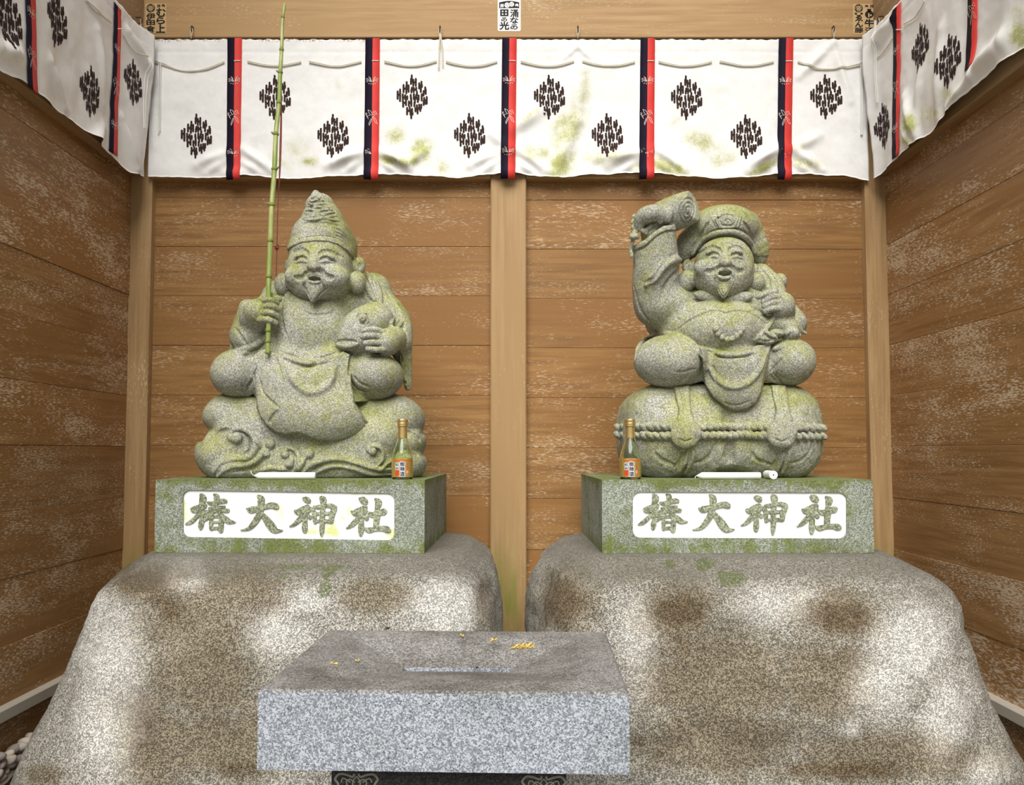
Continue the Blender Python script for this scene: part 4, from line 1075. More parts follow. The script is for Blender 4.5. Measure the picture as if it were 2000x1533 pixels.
    S.ell(1412, 448, 2.52, 68, 44, 66, 6, HT)
    S.cap([(1378, 445, 2.53, 28), (1350, 475, 2.525, 27), (1336, 495, 2.53, 17), (1333, 500, 2.53, 13)], 8, HT, smooth=3)
    S.cap([(1450, 446, 2.53, 34), (1472, 480, 2.53, 26), (1482, 502, 2.535, 17), (1481, 512, 2.54, 11)], 8, HT, smooth=3)
    brow = [(1350, 502), (1362, 485), (1380, 468), (1405, 458), (1430, 457), (1452, 467), (1468, 484), (1476, 500), (1505, 500), (1505, 395), (1312, 395), (1312, 520), (1345, 520)]
    S.relief(brow, .003, 1.2, HT)
    S.ridge([(1352, 494), (1364, 479), (1382, 463), (1406, 454), (1432, 453), (1453, 462), (1468, 478), (1474, 492)], 5.2, .3, 1.2, L=HT, taper=False)
    S.groove([(1358, 480), (1380, 458), (1406, 447), (1434, 446), (1458, 455), (1472, 474)], 1.5, .2, 1); S.groove([(1353, 503), (1366, 484), (1384, 468), (1406, 460), (1431, 459), (1451, 468), (1466, 485)], 1.6, .2, 1)
    S.groove([(1384, 434), (1374, 450), (1362, 468)], 2.2, .2, 2); S.groove([(1452, 434), (1462, 448), (1470, 466)], 2.2, .2, 2); S.groove([(1345, 500), (1352, 485), (1360, 472)], 1.8, .3, 2)
    S.relief([(1404, 446), (1396, 428), (1404, 418), (1420, 412), (1436, 415), (1446, 428), (1442, 445)], .005, 1.2, HT, 2.5)
    S.groove([(1410, 440), (1405, 428), (1414, 420), (1428, 420), (1436, 430), (1430, 440)], 1.1, .2, .8, closed=True); S.groove([(1416, 434), (1420, 428), (1428, 432)], 1.1, .2, .8)
    S.groove([(1445, 420), (1440, 444)], 1.2, .2, .8); S.groove([(1450, 424), (1446, 446)], 1.2, .2, .8); S.groove([(1390, 430), (1398, 446)], 1.2, .2, .8)
    S.stud(1403, 425, 2.6, 2.6, 6, .6, op='sub')
    # ears
    S.ell(1346, 522, 2.50, 14, 17, 11, 5, HD, rot=10); S.stud(1343, 520, 4, 8, 4, 1.5, op='sub', lift=.3); S.ell(1341, 549, 2.475, 18, 22, 17, 5, HD, rot=-6)
    S.ell(1476, 551, 2.475, 17, 19, 16, 4, HD); S.ell(1474, 528, 2.51, 7, 14, 9, 3, HD); S.groove([(1350, 503), (1345, 512), (1341, 518)], 1.4, .2, 1); S.groove([(1356, 500), (1350, 512)], 1.4, .2, 1)
    # face
    S.stud(1391, 491, 14, 6, 4, 3.5, HD, lift=.1, rot=8); S.stud(1439, 491, 13, 6, 4, 3.5, HD, lift=.1, rot=-6)
    S.ridge([(1378, 504), (1392, 501), (1403, 503)], 2.2, -.1, 2, L=HD); S.ridge([(1429, 503), (1440, 501), (1451, 505)], 2.2, -.1, 2, L=HD)
    S.groove([(1361, 496), (1376, 487), (1390, 482), (1402, 486), (1410, 494)], 2.7, .15, 2); S.groove([(1420, 495), (1428, 485), (1439, 481), (1451, 486), (1460, 496)], 2.7, .15, 2)
    S.groove([(1375, 501), (1384, 497), (1394, 494.5), (1400, 496), (1405, 500)], 2.0, .0, .6); S.groove([(1426, 501), (1433, 496), (1440, 495), (1446, 497), (1452, 502)], 2.0, .0, .6)
    S.stud(1394, 497.5, 2, 1.6, 1.4, .6, HD, lift=.2); S.stud(1438, 498, 2, 1.6, 1.4, .6, HD, lift=.2)
    for x, y in ((1376, 486), (1382, 483), (1388, 480), (1394, 479)): S.groove([(x, y), (x + 3, y - 3)], .8, .2, .5)
    for x, y in ((1430, 480), (1436, 478), (1443, 478), (1449, 481)): S.groove([(x, y), (x - 2, y - 4)], .8, .2, .5)
    for y in (470, 474, 478): S.groove([(1408, y), (1415, y + 1.5), (1424, y)], .9, .2, .8)
    S.cap([(1415, 494, 2.398, 6), (1416, 507, 2.382, 8.5), (1417, 513, 2.376, 9)], 6, HD); S.ell(1417, 514, 2.38, 12, 7, 9, 3.5, HD)
    S.stud(1411, 519.5, 2.3, 1.6, 3, .7, op='sub'); S.stud(1423, 519.5, 2.3, 1.6, 3, .7, op='sub')
    S.groove([(1404, 521), (1398, 527), (1389, 530), (1378, 530)], 3.3, .1, 2.5); S.groove([(1430, 520), (1436, 527), (1444, 530), (1452, 529)], 3.3, .1, 2.5)
    S.ridge([(1416, 524), (1408, 526), (1402, 532), (1397, 541)], 2.8, .1, 2, L=HD); S.ridge([(1417, 524), (1424, 526), (1430, 532), (1433, 540)], 2.8, .1, 2, L=HD)
    S.stud(1416, 533.5, 13, 5.8, 16, 1.0, op='sub'); S.ridge([(1406, 529), (1416, 527.5), (1426, 529.5)], 1.4, .2, .8, L=HD)
    S.ridge([(1403, 540), (1414, 543.5), (1426, 541)], 3.2, .2, 2, L=HD); S.groove([(1404, 546), (1414, 549), (1426, 545)], 1.3, .2, 1)
    S.cap([(1413, 558, 2.405, 14), (1413, 570, 2.395, 10), (1413, 578, 2.395, 5)], 5, HD, smooth=3)
    for q in ([(1402, 562), (1406, 572), (1412, 581)], [(1425, 562), (1421, 572), (1414, 581)], [(1408, 563), (1411, 574)]): S.groove(q, 1.1, .2, .7)
    S.grain(.0007, 60, 33)
    S.skin({1: 'head', 2: 'hat'}, M['statue'], root, lab)
    return root
statueR = statue_right()

# ------------------------------------------------------------------ small materials
def cloth_mat():
    t = NT('curtain_cloth'); co = t.coord()
    sp = t.noise(co, 420.0, 2, .7); n = t.noise(co, 30.0, 4, .7)
    c = t.mix(t.step(n, .3, .8), (.86, .86, .85), (.80, .795, .775))
    k = t.math('MULTIPLY', t.attr('moss'), t.math('ADD', t.math('MULTIPLY', n, 1.2), .15))
    c = t.mix(t.math('MULTIPLY', t.step(k, .10, .7), .65), c, (.58, .58, .33))
    c = t.mix(t.math('MULTIPLY', t.step(t.math('ADD', k, t.math('MULTIPLY', t.math('SUBTRACT', sp, .5), 1.5)), .42, .72), .8), c, (.36, .39, .07))
    dots = t.voro(co, 55.0, 'Distance')
    c = t.mix(t.math('MULTIPLY', t.step(dots, .07, .03), t.step(t.noise(co, 6.0, 2), .52, .6)), c, (.10, .08, .07))
    c = t.mix(t.math('MULTIPLY', t.step(t.attr('dirt'), .35, .9), t.step(t.noise(co, 120.0, 3, .7), .45, .62)), c, (.36, .24, .16))
    t.bump(t.noise(t.coord((1, 1, 1)), 900.0, 1), .05, .001)
    return t.out(c, .85, .2)
M['cloth'] = cloth_mat()
M['emblem'] = plain('emblem_print', (.040, .022, .018), .9, .2)
M['cord'] = plain('cotton_cord', (.66, .63, .52), .9, .2, 0, .25, 200)
M['white_cord'] = plain('white_cord', (.80, .79, .75), .9, .2)
M['ribbon_dark'] = plain('ribbon_purple', (.010, .005, .018), .75, .2, 0, .3, 30)
M['ribbon_red'] = plain('ribbon_red', (.72, .055, .045), .65, .3, 0, .22, 14)
M['motif'] = plain('motif_print', (.72, .66, .60), .8, .2)
M['rust'] = plain('rusty_iron', (.09, .05, .03), .7, .4, .4, .4, 90)
M['paper_tan'] = plain('tan_paper', (.60, .41, .20), .85, .2, 0, .12, 60)
M['paper_white'] = plain('white_paper', (.86, .86, .85), .7, .3)
M['ink'] = plain('black_ink', (.012, .011, .010), .7, .3)
M['grey_line'] = plain('grey_rule', (.45, .45, .44), .7, .3)
M['wax'] = plain('candle_wax', (.86, .89, .90), .35, .5, 0, .02)
M['wax'].node_tree.nodes['Principled BSDF'].inputs['Subsurface Weight'].default_value = .15
M['wick'] = plain('candle_wick', (.75, .74, .70), .9, .1)
M['hole_shade'] = plain('hole_shade', (.03, .025, .02), .9, .1)  # near-black colour standing in for shade inside the candle end
M['gold'] = plain('gold_foil', (.76, .55, .22), .28, .5, .85, .1, 80)
M['gold_label'] = plain('gold_label', (.60, .43, .11), .32, .5, .6, .08, 60)
M['navy'] = plain('navy_ink', (.02, .03, .11), .6, .3)
M['red_ink'] = plain('red_ink', (.75, .035, .02), .6, .3)
M['pink_ink'] = plain('pink_ink', (.85, .25, .25), .6, .3)
def glass_mat():
    t = NT('bottle_glass'); t.bsdf.inputs['Transmission Weight'].default_value = 1.0; t.bsdf.inputs['IOR'].default_value = 1.33
    return t.out(t.mix(t.noise(t.coord(), 5.0), (.90, .96, .84), (.93, .97, .88)), .02, .5)
M['glass'] = glass_mat()
def bamboo_mat():
    t = NT('green_bamboo'); co = t.coord((30, 30, 6))
    c = t.mix(t.step(t.noise(co, 1.5, 3), .4, .65), (.20, .27, .05), (.38, .40, .15))
    s = t.node('ShaderNodeSeparateXYZ'); t.set(s.inputs[0], t.node('ShaderNodeTexCoord').outputs['Object'])
    c = t.mix(t.math('MULTIPLY', t.step(s.outputs[2], 1.45, 1.9), .0), c, (.3, .3, .1))
    c = t.mix(t.math('MULTIPLY', t.step(t.noise(t.coord((60, 60, 3)), 1.3, 3), .55, .72), .6), c, (.48, .46, .30))
    return t.out(c, .45, .4)
M['bamboo'] = bamboo_mat()
M['node'] = plain('bamboo_node', (.19, .22, .05), .6, .3, 0, .4, 120)
M['line'] = plain('fishing_line', (.22, .055, .035), .7, .3, 0, .5, 50)
M['sprig'] = plain('dry_sprig', (.82, .52, .10), .7, .3, 0, .25, 90)
M['bark'] = plain('dark_litter', (.03, .022, .016), .9, .2)
M['pebble'] = [plain('pebble_stone_%s' % n, c, .75, .3, 0, .18, 45) for n, c in (('grey', (.30, .26, .23)), ('cream', (.52, .46, .38)), ('rose', (.36, .29, .26)), ('pale', (.44, .39, .34)))]
def box_top(t, co, c, sp):
    up = t.step(t.nz(), .3, .75); n = t.noise(co, 7.0, 4, .6)
    d = t.mix(t.step(n, .35, .65), t.mix(1.0, c, (.74, .66, .56), 'MULTIPLY'), t.mix(1.0, c, (.42, .35, .27), 'MULTIPLY'))
    return t.mix(t.math('MULTIPLY', up, .92), c, d)
M['box'] = granite('box_granite', (.50, .52, .555), (.215, .23, .255), (.028, .031, .037), 430, (.98, 1, 1.03), bump=.25, extra=box_top, dist=.0015)
M['plinth'] = granite('plinth_granite', (.085, .088, .092), (.032, .034, .037), (.010, .010, .011), 420, None, bump=.1, dist=.001, rough=.45)
M['engrave'] = plain('engraved_line', (.42, .41, .34), .8, .2)

# ------------------------------------------------------------------ curtains
CS = 2.93 / F                           # metres per pixel on the back curtain
class Curtain:
    def __init__(self, side):
        self.side = side
        self.c = {'back': 2.945, 'left': -1.318, 'right': 1.318}[side]
        self.ridges = []; self.seed = {'back': 1, 'left': 5, 'right': 9}[side]
        self.ztop = P(1000, 73, 2.93).z
    def sz(self, px, py):               # pixel -> cloth coordinates
        if self.side == 'back': p = P(px, py, self.c); return p.x, p.z
        p = PX(px, py, self.c); return p.y, p.z
    def prep(self): self.R = [(np.array(self.sz(*a)), np.array(self.sz(*b)), amp, w * CS) for a, b, amp, w in self.ridges]
    def n(self, s, z):                  # how far the cloth stands out
        s = np.asarray(s, float); z = np.asarray(z, float)
        d = np.clip((self.ztop - z) / .5, 0, 1.1)
        v = .0045 * np.sin(s * 2 * np.pi / .31 + 1.0 + self.seed) * d + .003 * np.sin(s * 2 * np.pi / .137 + 3 * z + 2 * self.seed) * d
        q = np.stack([s * 1.0, z * .35, np.full_like(s, self.seed * 3.7)], -1).reshape(-1, 3)
        v = v + (.010 * fbm(q, 6, 3, self.seed)).reshape(s.shape) * (.35 + d)
        q2 = np.stack([s, z, np.full_like(s, self.seed * 1.7)], -1).reshape(-1, 3)
        v = v + (.0035 * fbm(q2, 16, 3, self.seed + 3)).reshape(s.shape)
        hd = np.exp(-((self.ztop - z) / .028) ** 2)
        v = v + .0028 * hd * fbm(np.stack([s, z * .2, z * 0], -1).reshape(-1, 3), 45, 2, 4).reshape(s.shape) - .002 * np.exp(-((self.ztop - .047 - z) / .004) ** 2)
        if self.side != 'back': v = v + .032 * np.clip((s - 2.80) / .12, 0, 1) ** 2 * np.clip((z - 1.95) / .35, 0, 1)
        for a, b, amp, w in self.R:
            ab = b - a; L2 = float(ab @ ab) + 1e-9
            t = np.clip(((s - a[0]) * ab[0] + (z - a[1]) * ab[1]) / L2, 0, 1)
            dd = np.hypot(s - a[0] - t * ab[0], z - a[1] - t * ab[1])
            v = v + 1.5 * amp * np.exp(-(dd / w) ** 2) * (.35 + .65 * np.sin(np.pi * np.clip(t, .08, .92)))
        return v
    def at(self, s, z, off=0.0):
        v = self.n(s, z) + off
        if self.side == 'back': return np.stack([s, self.c - v, z], -1)
        sg = 1 if self.side == 'left' else -1
        return np.stack([self.c + sg * v, s, z], -1)
    def flip(self): return -1 if self.side == 'right' else 1
    def pt(self, px, py, off): s, z = self.sz(px, py); return Vector(self.at(np.array([s]), np.array([z]), off)[0])
    def sheet(self, s0, s1, bottom, label, stains, dirt):
        ns = int(abs(s1 - s0) / .0062); nzv = 84
        S = np.linspace(s0, s1, ns); zb = np.interp(S, *bottom) + .0010 * np.sin(S * 47) + .0005 * np.sin(S * 150)
        T = np.linspace(0, 1, nzv)
        zt = self.ztop + .0012 * np.sin(S * 190) + .001 * np.sin(S * 77)
        SS = np.repeat(S[:, None], nzv, 1); ZZ = zt[:, None] + (zb - zt)[:, None] * T[None, :]
        V0 = self.at(SS, ZZ, 0).reshape(-1, 3); V1 = self.at(SS, ZZ, -.0012).reshape(-1, 3)
        idx = np.arange(ns * nzv).reshape(ns, nzv); a, b, c, d = idx[:-1, :-1], idx[:-1, 1:], idx[1:, 1:], idx[1:, :-1]
        q = np.stack([a, b, c, d], -1).reshape(-1, 4); N = ns * nzv
        edge = []
        for e0 in (idx[:, 0], idx[:, -1], idx[0], idx[-1]): edge.append(np.stack([e0[:-1], e0[1:], e0[1:] + N, e0[:-1] + N], -1))
        root = thing('shrine_curtain', Vector(self.at(np.array([(s0+s1)/2]), np.array([self.ztop - .5]))[0]), label, 'curtain', 'white shrine curtains')
        V = np.concatenate([V0, V1])
        o = np_mesh('cloth', V, np.concatenate([q, q[:, ::-1] + N] + edge), M['cloth'], root)
        px, py = to_px(V[:, 0], V[:, 1], V[:, 2])
        set_attr(o.data, 'moss', blobs(px, py, stains)); set_attr(o.data, 'dirt', blobs(px, py, dirt) * np.clip(1 - (self.ztop - V[:, 2]) / .03, 0, 1))
        self.root = root
        return root
    def flat(self, mb, loop, o, off):   # closed outline in emblem pixels, laid on the cloth at origin o = (s, z)
        mb.add([(o[0] + self.flip() * p[0] * CS, o[1] - p[1] * CS, off) for p in loop], [tuple(range(len(loop)))])
    def drape(self, mb):                # flat outlines -> on the folds
        q = np.array(mb.v); v = self.n(q[:, 0], q[:, 1]) + q[:, 2]; s, z = q[:, 0], q[:, 1]
        if self.side == 'back': r = np.stack([s, self.c - v, z], -1)
        else: r = np.stack([self.c + (v if self.side == 'left' else -v), s, z], -1)
        mb.v = [tuple(x) for x in r]; return mb
    def emblem(self, px, py):
        o = self.sz(px, py); mb = MB()
        for k, (x0, y0, x1, y1) in enumerate(EMB):
            a = np.array([(x0 - 690) / 16.13, (y0 - 780) / 16.13]); b = np.array([(x1 - 690) / 16.13, (y1 - 780) / 16.13])
            d = b - a; d = d / (np.linalg.norm(d) + 1e-9); nn = np.array([-d[1], d[0]]); r = 2.0; lp = []
            for t in np.linspace(-90, 90, 6): lp.append(b + r * (d * math.cos(math.radians(t)) + nn * math.sin(math.radians(t))))
            for t in np.linspace(90, 270, 6): lp.append(a + r * (d * math.cos(math.radians(t)) + nn * math.sin(math.radians(t))))
            self.flat(mb, lp, o, .0011 + .00001 * k)
        return self.drape(mb).build('emblem', M['emblem'], self.root)
    def strip(self, mb, pts, o, w, off):  # thin printed line
        pts = [np.array(p, float) for p in pts]; L, R = [], []
        for i, p in enumerate(pts):
            d = pts[min(i+1, len(pts)-1)] - pts[max(i-1, 0)]; d /= np.linalg.norm(d) + 1e-9; nn = np.array([-d[1], d[0]]) * w / 2
            L.append(p + nn); R.append(p - nn)
        for i in range(len(pts) - 1): self.flat(mb, [L[i], L[i+1], R[i+1], R[i]], o, off)
    def ribbon(self, px, top, bot, half=14.5, motifs=(157, 232, 299), stitch=120, bend=0.0):
        s, zt = self.sz(px, top); s2, zb = self.sz(px + bend, bot); n = 40; f = self.flip()
        z = np.linspace(zt, zb, n); sc = np.linspace(s, s2, n)
        me_v = []; fs = []; mi = []
        for layer, off in ((0, .0042), (1, .0026)):
            for w in (-half, 0.0, half):
                q = self.at(sc + f * w * CS, z, off)
                me_v.append(q)
        V = np.concatenate(me_v)
        def I(layer, w, k): return (layer * 3 + w) * n + k
        for k in range(n - 1):
            for w in (0, 1):
                fs.append((I(0, w, k), I(0, w, k+1), I(0, w+1, k+1), I(0, w+1, k))); mi.append(w)
                fs.append((I(1, w, k), I(1, w+1, k), I(1, w+1, k+1), I(1, w, k+1))); mi.append(w)
            fs.append((I(0, 0, k), I(1, 0, k), I(1, 0, k+1), I(0, 0, k+1))); mi.append(0)
            fs.append((I(0, 2, k), I(0, 2, k+1), I(1, 2, k+1), I(1, 2, k))); mi.append(1)
        for w in (0, 1):
            fs.append((I(0, w, n-1), I(1, w, n-1), I(1, w+1, n-1), I(0, w+1, n-1))); mi.append(w)
        o = mesh_obj('ribbon', V, fs, M['ribbon_dark'], self.root, True); o.data.materials.append(M['ribbon_red'])
        o.data.polygons.foreach_set('material_index', mi)
        o['label'] = 'ribbon half dark purple, half red'
        for i, my in enumerate(motifs):
            if my is None: continue
            og = self.sz(px + bend * (my - top) / (bot - top), my); mb = MB()
            for pl in (CRANE if i == 1 else PINE): self.strip(mb, pl, og, .8, .0050)
            self.drape(mb).build('motif', M['motif'], o)
        if stitch:
            a = self.pt(px - 1, stitch, .0055); b = self.pt(px + 12, stitch, .0055)
            mb = MB(); mb.tube([a, a.lerp(b, .5) + Vector((0, -.0005, 0)), b], .0017, 6); mb.build('stitch', M['white_cord'], o)
        return o
    def cord(self, pts, r=1.15, mat='cord', off=.004, name='cord'):
        q = catmull([(p[0], p[1], 0) for p in pts], 6) if len(pts) > 2 else pts
        sz = np.array([self.sz(p[0], p[1]) for p in q]); mb = MB(); mb.tube([Vector(x) for x in self.at(sz[:, 0], sz[:, 1], off)], r * CS, 6); return mb.build(name, M[mat], self.root)
def _v(x, a, b): return (x, a, x, b)
EMB = [_v(672,85,240),_v(650,200,370),_v(725,230,430),_v(805,205,430),(650,280,805,330),
  _v(988,300,420),_v(915,350,520),_v(970,420,640),_v(1002,400,470),(915,440,1000,440),
  _v(1112,490,570),_v(1130,560,710),_v(1060,610,760),_v(1000,720,920),(1060,630,1130,640),(1000,770,1060,740),
  _v(512,315,460),_v(410,410,640),_v(500,440,680),_v(572,420,630),(410,520,572,545),
  _v(680,490,570),_v(665,560,650),_v(740,500,640),_v(820,500,580),(665,560,820,560),
  _v(300,560,700),_v(222,625,865),_v(300,700,940),(222,720,300,740),
  _v(385,715,830),_v(390,830,960),_v(462,745,860),_v(530,780,870),(385,810,530,825),_v(492,915,1070),_v(402,960,1125),(402,1000,492,990),
  _v(645,735,830),_v(657,830,930),_v(665,930,1090),_v(585,950,1095),(585,985,665,1000),
  _v(745,710,870),_v(845,635,740),_v(822,740,850),_v(900,760,900),_v(875,850,970),_v(780,890,1000),_v(765,980,1115),(745,810,900,850),
  _v(1165,815,1030),_v(1080,845,960),_v(1065,940,1075),_v(1130,920,1040),(1065,955,1165,940),
  _v(845,1080,1200),_v(920,1065,1200),_v(988,1065,1180),_v(800,1180,1275),_v(870,1180,1350),_v(960,1180,1270),(800,1195,985,1180),
  _v(530,1165,1375),_v(615,1150,1270),_v(690,1195,1290),_v(640,1250,1380),_v(665,1360,1500),_v(705,1320,1380),(530,1250,690,1275)]
PINE = []
for sg in (-1, 1):
    for k, (x, y) in enumerate(((-11, -1), (-10, -5), (-7, -8.5), (-4, -7))):
        PINE.append([(sg * 1.0, 2), (sg * (1 - x * .45), y * .55 + 1.5), (sg * -x, y)])
    PINE += [[(sg * 9, 3), (sg * 11.5, 1)], [(sg * 5, 5), (sg * 7.5, 6.5)], [(sg * 2, 5), (sg * 2.5, 8)], [(sg * 10, -2), (sg * 12, -4)]]
CRANE = [[(-8, -14), (-3, -12), (1, -6)], [(-8, -14), (-6, -8), (-2, -3), (1, -6)], [(-12, -7), (-10, 0), (-7, 5), (-9, -2), (-4, -3)],
  [(2, -10), (7, -12), (11, -4), (5, -8), (2, -10)], [(1, -6), (4, -3), (7, -4)], [(2, -1), (8, 5), (11, 15), (7, 12), (2, 1)], [(1, -1), (-1, 8), (-5, 18), (-6, 15), (-2, 4)], [(-12, -3), (-12, -8), (-9, -6)]]

# back curtain
cb = Curtain('back')
for x in (458, 727, 993, 1263, 1533):
    cb.ridges += [((x + 16, 292), (x + 72, 332), .012, 9), ((x + 16, 318), (x + 50, 338), .008, 7), ((x - 16, 298), (x - 75, 322), .011, 10), ((x - 20, 315), (x - 55, 338), .008, 8), ((x - 18, 338), (x + 18, 338), .010, 10)]
cb.ridges += [((745, 303), (795, 322), .013, 9), ((795, 322), (830, 296), .012, 9), ((1000, 255), (1060, 215), .012, 12), ((1132, 140), (1125, 240), .012, 14), ((1125, 240), (1085, 335), .014, 14), ((1165, 310), (1240, 300), .012, 11),
  ((1000, 300), (960, 262), .010, 10), ((1625, 85), (1560, 150), .010, 8), ((1625, 85), (1660, 200), .009, 8), ((1555, 290), (1600, 265), .010, 10), ((1460, 335), (1520, 285), .014, 11), ((1128, 90), (1105, 112), .006, 5), ((1128, 90), (1150, 112), .006, 5), ((640, 325), (700, 302), .010, 10)]
cb.prep()
bx = [289, 440, 475, 540, 575, 640, 690, 745, 800, 890, 960, 1010, 1085, 1160, 1240, 1310, 1400, 1460, 1520, 1560, 1640, 1698]
by = [345, 346, 342, 347, 349, 346, 344, 340, 343, 346, 340, 339, 346, 341, 338, 342, 347, 347, 340, 339, 343, 352]
sb = [cb.sz(x, y) for x, y in zip(bx, by)]
cb.sheet(sb[0][0], sb[-1][0], ([a for a, b in sb], [b for a, b in sb]), 'long white curtain with five ribbons hanging across the back wall',
    [(575, 290, 40, 30, 0, .5), (545, 315, 30, 12, 30, .6), (600, 315, 25, 12, 0, .8), (660, 165, 26, 16, 60, .35), (690, 310, 50, 14, 0, .35), (772, 265, 26, 20, 0, .75), (760, 312, 30, 12, 20, .9), (800, 315, 50, 12, -5, .85), (822, 292, 22, 26, 40, 1), (862, 325, 18, 16, 50, .75), (930, 300, 60, 14, -30, .35),
     (1035, 225, 34, 10, -35, .7), (1138, 180, 22, 60, 8, .6), (1110, 250, 34, 60, 25, .8), (1095, 320, 34, 26, -45, 1), (1050, 300, 44, 18, 5, .75), (1180, 305, 60, 20, -10, .65), (1255, 325, 30, 14, -20, .8), (1300, 325, 50, 16, 15, 1), (1370, 275, 44, 22, 25, .75), (1320, 230, 26, 40, 0, .4), (1410, 312, 40, 18, -10, .65),
     (1495, 325, 40, 9, -30, 1.1), (1570, 318, 44, 14, 8, .75), (1560, 285, 40, 12, -25, .5), (1640, 150, 30, 14, 60, .35), (500, 270, 20, 16, 0, .35), (1180, 200, 90, 60, 0, .28)],
    [(x, 76, 60, 10, 0, 1) for x in (330, 430, 540, 610, 690)] + [(x, 76, 30, 8, 0, .7) for x in (750, 850, 1130, 1400, 1600)])
for x, y in ((383, 264), (537, 189), (651, 266), (805, 188), (917, 263), (1073, 188), (1186, 264), (1341, 190), (1457, 267), (1613, 188)): cb.emblem(x, y)
for x in (459, 728, 994, 1264, 1534): cb.ribbon(x + (1 if x > 900 else 0), 75, 351, bend=-3, motifs=(158, 228, 299))
for x0, x1 in ((484, 588), (604, 706), (751, 853), (871, 971), (1017, 1121), (1137, 1240), (1286, 1390), (1405, 1511)):
    y0 = 120; cb.cord([(x0, y0), (x0 + .3*(x1-x0), y0 + 7), (x0 + .5*(x1-x0), y0 + 9), (x0 + .72*(x1-x0), y0 + 7), (x1, y0)])
    cb.cord([(x0, y0 + 2.5), (x0 + .3*(x1-x0), y0 + 9), (x0 + .5*(x1-x0), y0 + 10.5), (x0 + .72*(x1-x0), y0 + 9), (x1, y0 + 2)], 1.2)
cb.cord([(291, 117), (318, 124), (345, 136), (375, 140), (405, 134), (438, 120)]); cb.cord([(291, 119), (320, 128), (350, 138), (375, 139), (405, 136), (438, 122)], 1.2)
cb.cord([(1558, 120), (1590, 133), (1625, 136), (1655, 131), (1680, 125), (1697, 122)]); cb.cord([(1558, 122), (1590, 135), (1625, 137), (1660, 133), (1697, 124)], 1.2)
for x, y0, y1, dx in ((312, 122, 262, -1), (315.5, 122, 258, -1.5), (1680, 126, 264, 1), (1682.5, 127, 264, 1)): cb.cord([(x, y0), (x + dx * .6, (y0+y1)/2), (x + dx, y1)], 1.2, 'white_cord', .006)
for x in (313, 1681):
    mb = MB(); mb.ball(cb.pt(x, 123, .005), .006); mb.build('knot', M['white_cord'], cb.root)
# side curtains
cl = Curtain('left')
cl.ridges = [((55, 40), (200, 100), .0, 10), ((250, 60), (278, 130), .02, 10), ((205, 250), (160, 300), .015, 12), ((100, 120), (130, 210), .012, 10), ((30, 105), (0, 95), .02, 14), ((240, 230), (262, 330), .014, 9), ((190, 60), (205, 200), .010, 12)]
cl.prep()
sl_ = [cl.sz(x, y) for x, y in ((276, 341), (255, 338), (235, 318), (210, 290), (165, 252), (100, 200), (40, 158), (0, 138))]
s_near = 1.55; zl = sl_[-1][1]
ss = sorted(sl_ + [(s_near, zl)]); ss[-1] = (2.915, ss[-1][1])
cl.sheet(s_near, 2.915, ([a for a, b in ss], [b for a, b in ss]), 'white curtain with ribbons hanging along the left wall', [(20, 110, 40, 30, 0, .3), (120, 190, 30, 60, 60, .3)], [(250, 60, 30, 20, 0, .8)])
for x, y in ((177, 178), (259, 160), (111, 38), (14, 34)): cl.emblem(x, y)
cl.ribbon(228, 12, 300, 14, (96, 168, 244), 56, -4); cl.ribbon(54, -95, 176, 14, (25, 112, None), -30, 4)
cl.cord([(165, 0), (178, 12), (195, 30), (214, 44)]); cl.cord([(166, 3), (182, 22), (198, 34), (214, 45)], 1.2); cl.cord([(239, 69), (250, 88), (262, 104), (275, 112)])
for x, dx in ((277, -3), (281, -4)): cl.cord([(min(x, 281), 113), (x + dx * .5 - 2, 180), (x + dx - 2, 250)], 1.2, 'white_cord', .008)
cr = Curtain('right')
cr.ridges = [((1715, 80), (1745, 40), .02, 10), ((1770, 190), (1800, 285), .018, 12), ((1840, 60), (1835, 230), .012, 14), ((1905, 140), (1960, 80), .022, 16), ((1800, 120), (1790, 240), .010, 12), ((1765, 250), (1790, 290), .014, 8), ((1860, 210), (1905, 150), .016, 10)]
cr.prep()
sr_ = [cr.sz(x, y) for x, y in ((1709, 345), (1745, 312), (1780, 285), (1815, 262), (1870, 205), (1915, 160), (1960, 118), (2000, 92))]
ss = sorted(sr_ + [(s_near, sr_[-1][1])]); ss[-1] = (2.915, ss[-1][1])
cr.sheet(s_near, 2.915, ([a for a, b in ss], [b for a, b in ss]), 'white curtain with ribbons hanging along the right wall', [(1775, 240, 20, 22, 0, 1), (1770, 275, 14, 14, 0, .8), (1815, 225, 26, 26, 0, .6), (1828, 222, 8, 10, 0, .9), (1850, 185, 20, 20, 0, .6), (1990, 70, 22, 30, 0, 1), (1985, 25, 22, 22, 0, .6), (1735, 195, 14, 16, 0, .4), (1737, 150, 8, 10, 0, .4)], [])
for x, y in ((1722, 245), (1797, 93), (1858, 118)): cr.emblem(x, y)
cr.ribbon(1754, 12, 306, 14, (98, 172, 250), 58, -5); cr.ribbon(1904, -100, 132, 14, (None, 24, None), None, -8)
cr.cord([(1713, 119), (1722, 108), (1735, 92), (1746, 74)]); cr.cord([(1768, 47), (1785, 36), (1800, 18), (1808, 2)])
for x in (1716, 1718): cr.cord([(x, 40), (x - .5, 120), (x - 1, 200)], 1.1, 'white_cord', .008)
